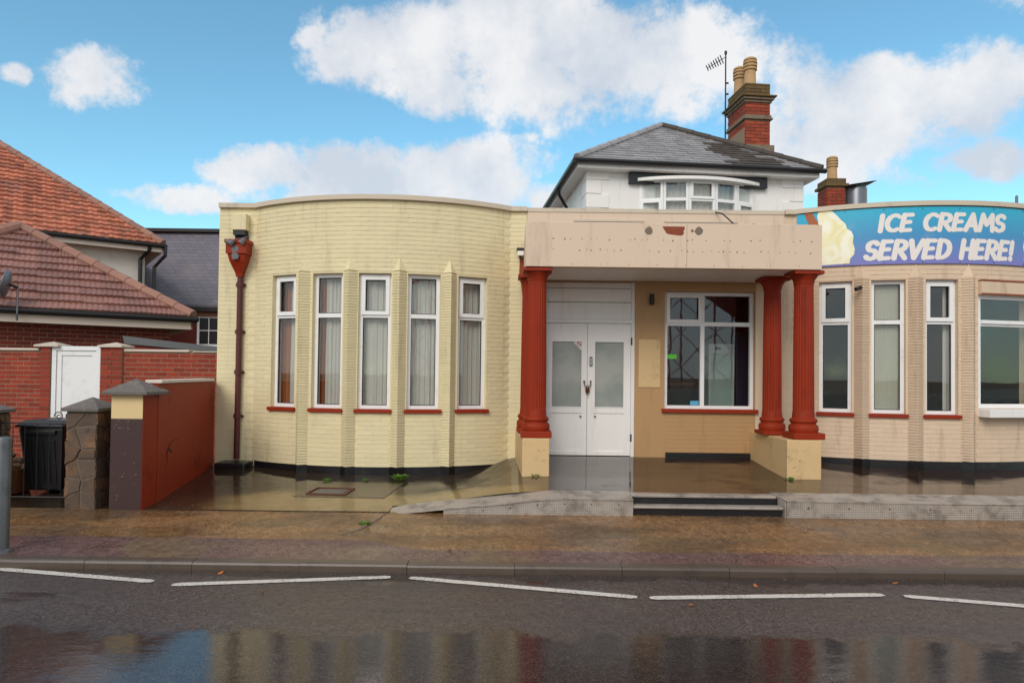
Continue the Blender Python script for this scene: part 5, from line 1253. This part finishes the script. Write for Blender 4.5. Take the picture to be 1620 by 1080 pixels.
strip('bow_hood', wh, hoodp, 0, hoodp.L, -.02, .22, zb1 - .03, zb1 + .03, 'white', 90)
MB().box(BX0 - .22, BX1 + .22, -.10, -.002, 5.29, EV - .155).build('bow_fascia', 'black', wh)

# chimney on the white house
chx, chy, chw, chd = 3.80, 1.40, .56, .92
ch = MB(); ch.box(chx + .01, chx + chw - .01, chy + .01, chy + chd - .01, 5.5, 7.60); ch.box(chx - .015, chx + .012, chy + .03, chy + chd - .02, 5.5, 7.05) ; chm = ch.build('chimney', 'mortar', wh)
def course(z0, z1, e, mat, nm='chimney_course'):
    m = MB(); m.box(chx - e, chx + chw + e, chy - e, chy + chd + e, z0, z1); m.build(nm, mat, chm, False, .008)
course(5.9, 6.66, .07, 'chstone'); course(7.23, 7.27, .05, 'chstone'); course(7.275, 7.33, .025, 'chstone'); course(7.605, 7.655, .03, 'chstone'); course(7.66, 7.71, .07, 'chstone'); course(7.715, 7.75, .11, 'moss')
out = []; outm = []
for za, zb, lst in ((6.67, 7.225, out), (7.335, 7.60, out), (7.755, 8.03, outm)):
    r = 0; z = za
    while z < zb - .03:
        h = min(.075, zb - z)
        for (ln, face) in ((chw, 'f'), (chd, 'l')):
            x = -(.1125 if r % 2 else 0)
            while x < ln:
                a, b = max(0, x), min(ln, x + .225)
                if b - a > .03:
                    if face == 'f': M4 = frame_matrix((chx + (a + b) / 2, chy + .008, z + h / 2), (1, 0, 0), (0, 1, 0), (0, 0, 1), b - a - .01, .03, h - .011)
                    else: M4 = frame_matrix((chx + .008, chy + (a + b) / 2, z + h / 2), (0, 1, 0), (-1, 0, 0), (0, 0, 1), b - a - .01, .03, h - .011)
                    lst.append(M4)
                x += .225
        z += .075; r += 1
MB().box(chx + .012, chx + chw - .012, chy + .012, chy + chd - .012, 7.755, 8.02).build('upper_core', 'mortar', chm)
pieces('brick', unit_brick('chbrick'), out, chm); pieces('brick', unit_brick('moss'), outm, chm)
def pot(x, y, z, s, parent, host):
    m = MB(); P_ = [(.13, 0), (.125, .02), (.115, .28), (.112, .34), (.14, .345), (.14, .38), (.118, .385), (.118, .41), (.142, .415), (.142, .45), (.12, .455), (.12, .48), (.142, .485), (.142, .52), (.118, .525), (.118, .545), (.136, .55), (.13, .585), (.09, .61), (.05, .62)]
    m.lathe([(r * s, z + h * s) for r, h in P_], x, y, 20); m.build('chimney_pot', 'pot', parent, True)
pot(chx + .20, chy + .22, 8.03, 1.06, chm, wh); pot(chx + .16, chy + .66, 8.03, 1.04, chm, wh)
MB().box(chx + .05, chx + .36, chy + .05, chy + .84, 8.021, 8.05).build('flaunching', 'chstone', chm)
# tv aerial strapped to the chimney
ta = thing('tv_aerial', 'tall thin tv aerial mast strapped beside the brick chimney', 'aerial', (4.55, 4.8, 6.5))
R6 = Matrix.Rotation(R_(6), 4, 'Z'); L2W = lambda x, y, z: Vector((1.40, 2.8, 0)) + (R6 @ Vector((x, y, z)))
mx = L2W(3.60, 2.0, 0); m = MB(); m.tube([(mx.x, mx.y, 6.3), (mx.x, mx.y, 8.98)], .016, 6); m.build('mast', 'iron', ta)
for z in (8.25, 8.0, 7.55): m = MB(); m.tube([(mx.x, mx.y - .02, z), (mx.x + .06, mx.y - .03, z)], .02, 6); m.build('clamp', 'iron', ta)
m = MB(); m.tube([(mx.x - .02, mx.y, 6.72), (mx.x + .24, mx.y + .05, 6.75)], .014, 6); m.build('bracket', 'iron', ta)
a, b = Vector((mx.x + .0, mx.y, 8.86)), Vector((mx.x - .46, mx.y - .15, 8.53)); m = MB(); m.tube([a, b], .008, 5); m.build('boom', 'iron', ta)
for i in range(7):
    c = a.lerp(b, .22 + .78 * i / 6); m = MB(); h = .13 - .008 * i; m.tube([c + Vector((.55, .8, -.35)).normalized() * h, c - Vector((.55, .8, -.35)).normalized() * h], .012, 5); m.build('element', 'iron', ta)
m = MB(); m.lathe([(.03, 8.92), (.032, 8.98), (.02, 9.0)], mx.x, mx.y, 8); m.build('mast_cap', 'iron', ta)

# second chimney and flue farther right
cc_ = thing('brick_chimney', 'short brick chimney with a clay pot rising behind the ice cream sign', 'chimney', (7.7, 6.2, 4))
c0x, c0y = 7.47, 6.0; s_ = MB().box(c0x + .012, c0x + .43, c0y + .012, c0y + .5, 4.0, 6.17).build('core', 'mortar', cc_)
out = []
for r in range(10):
    z = 5.42 + r * .075
    for ln, face in ((.44, 'f'), (.5, 'l')):
        x = -(.11 if r % 2 else 0)
        while x < ln:
            a, b = max(0, x), min(ln, x + .22)
            if b - a > .03: out.append(frame_matrix((c0x + (a + b) / 2, c0y + .005, z), (1, 0, 0), (0, 1, 0), (0, 0, 1), b - a - .01, .03, .064) if face == 'f' else frame_matrix((c0x + .005, c0y + (a + b) / 2, z), (0, 1, 0), (-1, 0, 0), (0, 0, 1), b - a - .01, .03, .064))
            x += .22
pieces('brick', unit_brick('chbrick'), out, s_)
MB().box(c0x - .06, c0x + .50, c0y - .06, c0y + .56, 6.175, 6.24).build('cornice', 'moss', cc_, False, .01); MB().box(c0x - .01, c0x + .45, c0y - .01, c0y + .51, 6.245, 6.37).build('cap', 'moss', cc_, False, .01)
pot(c0x + .22, c0y + .22, 6.37, .95, cc_, cc_)
fu = thing('metal_flue', 'round grey metal flue with a slanted cowl next to the short chimney', 'flue', (8.15, 6.0, 4))
m = MB(); m.lathe([(.25, 4.0), (.25, 6.10), (.24, 6.14)], 8.17, 6.05, 24); m.build('duct', 'flue', fu, True)
m = MB(); m.hexa([(7.93, 5.75, 6.12), (8.42, 5.75, 6.20), (8.42, 6.4, 6.20), (7.93, 6.4, 6.12), (7.88, 5.72, 6.15), (8.52, 5.72, 6.255), (8.52, 6.42, 6.255), (7.88, 6.42, 6.15)]); m.build('cowl', 'gutter', fu)
# house ridge peeping above the parapet, post at the far right
pp = thing('roof_vent_pipe', 'slim pale vent pipe above the parapet at the right edge of the photo', 'pipe', (7.2, .6, 4))
m = MB(); m.lathe([(.05, 3.8), (.05, 4.22), (.06, 4.225), (.06, 4.27), (.022, 4.275), (.020, 4.50), (.012, 4.51)], 7.92, .5, 12); m.build('tube', 'flue', pp, True); m = MB(); m.tube([(7.86, .47, 4.24), (7.90, .47, 4.24)], .03, 6); m.build('clip', 'iron', pp)

# ------------------------------------------------------------------ weeds, leaves, cracks
def weed(label, x, y, z, n, h, seed):
    rn = random.Random(seed); mb = MB()
    for i in range(n):
        a = rn.uniform(0, 6.28); l = h * rn.uniform(.5, 1.1); w_ = l * .16; b = Vector((x + rn.uniform(-.05, .05), y + rn.uniform(-.03, .03), z)); d = Vector((math.cos(a), math.sin(a), 0)); s_ = Vector((-d.y, d.x, 0)) * w_
        t1 = b + d * l * .35 + Z3 * l * .6; t2 = b + d * l * .9 + Z3 * l * .72
        mb.add([b, t1 + s_, t2, t1 - s_], [(0, 1, 2), (0, 2, 3)])
    tag(mb.build('weed', 'leafgreen'), label, 'weed', 'weeds in the paving joints')
weed('bright green weed at the foot of the third fin of the cream bay', -1.50, -.92, floor_z(-1.5, -.92), 46, .11, 1)
weed('low weeds along the plinth left of the manhole', -2.45, -1.05, floor_z(-2.45, -1.05) + .004, 40, .05, 2); weed('low weeds along the plinth right of the manhole', -1.95, -1.0, floor_z(-1.95, -1.0) + .004, 30, .045, 3)
weed('tuft in the pavement crack near the ramp tip', -1.50, -3.15, .034, 36, .05, 4); weed('tuft growing by the corner of the right pedestal', 3.60, -1.36, floor_z(3.6, -1.36), 16, .05, 6); weed('tuft at the foot of the left column pedestal', .34, -1.34, floor_z(.34, -1.34), 12, .05, 7)
cr = MB(); pts = [(-1.36, -2.60), (-1.39, -2.75), (-1.42, -2.95), (-1.47, -3.15), (-1.55, -3.35), (-1.66, -3.48)]
for (ax, ay), (bx_, by_) in zip(pts, pts[1:]):
    zz = lambda y: -.03 + .082 * (y - KY - .125) / (-2.57 - KY - .125) + .0035
    cr.add([(ax - .012, ay, zz(ay)), (ax + .012, ay, zz(ay)), (bx_ + .012, by_, zz(by_)), (bx_ - .012, by_, zz(by_))], [(0, 3, 2, 1)])
cr.build('crack_filler', 'stonemortar', pav)
cr = MB(); zz = lambda y: -.03 + .082 * (y - KY - .125) / (-2.57 - KY - .125) + .0035
x = -4.05
while x < -1.36:
    y = -2.585 + .02 * mnoise.noise((x * 2, 0, 0)); y2 = -2.585 + .02 * mnoise.noise(((x + .08) * 2, 0, 0)); t_ = .012 + .008 * mnoise.noise((x * 5, 3, 0)); cr.add([(x, y - t_, zz(y) + .002), (x + .08, y2 - t_, zz(y2) + .002), (x + .08, y2 + t_, zz(y2) + .003), (x, y + t_, zz(y) + .003)], [(0, 1, 2, 3)]); x += .08
cr.build('paving_joint', 'soil', pav)
rn = random.Random(21)
leafspots = [(-2.42, -4.45, 'small orange leaf in the gutter puddle at the gap in the road line'), (-.55, -3.9, 'small orange leaf on the pavement above the middle of the kerb'), (2.0, -4.62, 'small orange leaf in the gutter in front of the steps'), (1.35, -5.1, 'small orange leaf on the road below the start of the right long line'), (-.6, -3.42, 'small orange leaf on the pavement in front of the ramp'), (3.2, -4.5, 'small orange leaf in the gutter at the right'), (-3.6, -3.9, 'small orange leaf on the pavement near the steel post'), (-1.9, -4.9, 'small orange leaf on the road below the second white line')]
for i, (x, y, lab) in enumerate(leafspots):
    z = -.09 if y < KY else -.03 + .082 * (y - KY - .125) / (-2.57 - KY - .125) + .008
    a = rn.uniform(0, 6.28); l = rn.uniform(.02, .034); d = Vector((math.cos(a), math.sin(a), .1)) * l; s_ = Vector((-d.y, d.x, .12 * l)) * .55; c = Vector((x, y, z))
    o = MB().add([c - d, c - d * .2 + s_, c + d * .5 + s_ * .7 + Z3 * .004, c + d * 1.1 + Z3 * .007, c + d * .4 - s_ * .8, c - d * .3 - s_], [(0, 1, 2, 3, 4, 5)]).build('fallen_leaf', 'leaf'); tag(o, lab, 'leaf', 'fallen leaves')

# grit washed against the kerb, the wall foot and the joints
gr = MB(); rn = random.Random(77)
def chip(x, y, z, r):
    a = rn.uniform(0, 6.28); p = [Vector((x + r * math.cos(a + t_) * rn.uniform(.6, 1.2), y + r * math.sin(a + t_) * rn.uniform(.6, 1.2), z)) for t_ in (0, 2.1, 4.2)]; q = Vector((x, y, z + r * rn.uniform(.4, .9)))
    gr.add(p + [q], [(0, 1, 3), (1, 2, 3), (2, 0, 3)])
pz_ = lambda y: -.03 + .082 * (y - KY - .125) / (-2.57 - KY - .125)
for _ in range(420):
    x = rn.uniform(-5, 5.5); y = KY - .02 - abs(rn.gauss(0, .10)); chip(x, y, -.097, rn.uniform(.003, .010))
for _ in range(380):
    x = rn.uniform(-6, 6); y = rn.uniform(KY + .14, -2.62); chip(x, y, pz_(y), rn.uniform(.003, .009))
for _ in range(160):
    x = rn.uniform(-4.0, -1.4); y = -2.57 + abs(rn.gauss(0, .12)); chip(x, y, floor_z(x, y), rn.uniform(.003, .008))
for _ in range(260):
    x = rn.uniform(-4, 4.5); y = rn.uniform(-5.9, -4.5); chip(x, y, -.0995, rn.uniform(.003, .009))
o = gr.build('grit', 'stone'); o['kind'] = 'stuff'; o['label'] = 'scattered grit on the wet road and pavement'; o['category'] = 'grit'
# what stands across the road, seen in the window reflections
tr = thing('fairground_trestle', 'red lattice fairground structure across the road, reflected in the porch window', 'structure', (12, -31, 0))
MAT['trestle'] = plain('trestle_red', (196, 84, 80), .5, .1, 3, 0)
for i in range(7):
    x = 6 + i * 2.0; hh = 6.2 + 1.6 * math.sin(i * .9)
    for y in (-30, -33): m = MB(); m.tube([(x, y, -.1), (x, y, hh)], .06, 6); m.build('post', 'trestle', tr)
    if i:
        h0 = 6.2 + 1.6 * math.sin((i - 1) * .9)
        for z0_ in (.2, 2.2, 4.2): m = MB(); m.tube([(x - 2, -30, z0_), (x, -30, min(z0_ + 2, hh))], .03, 5); m.tube([(x - 2, -30, min(z0_ + 2, h0)), (x, -30, z0_)], .03, 5); m.build('brace', 'trestle', tr)
        m = MB(); m.hexa([(x - 2, -33.2, h0), (x, -33.2, hh), (x, -29.8, hh), (x - 2, -29.8, h0), (x - 2, -33.2, h0 + .25), (x, -33.2, hh + .25), (x, -29.8, hh + .25), (x - 2, -29.8, h0 + .25)]); m.build('track', 'trestle', tr)
sw_ = MB().box(-60, 60, -24.6, -24.2, -.15, .95).build('sea_wall', 'render'); tag(sw_, 'low pale sea wall across the road, reflected in the windows', 'wall')
for o in bpy.data.objects:
    if '_local' in o: del o['_local']
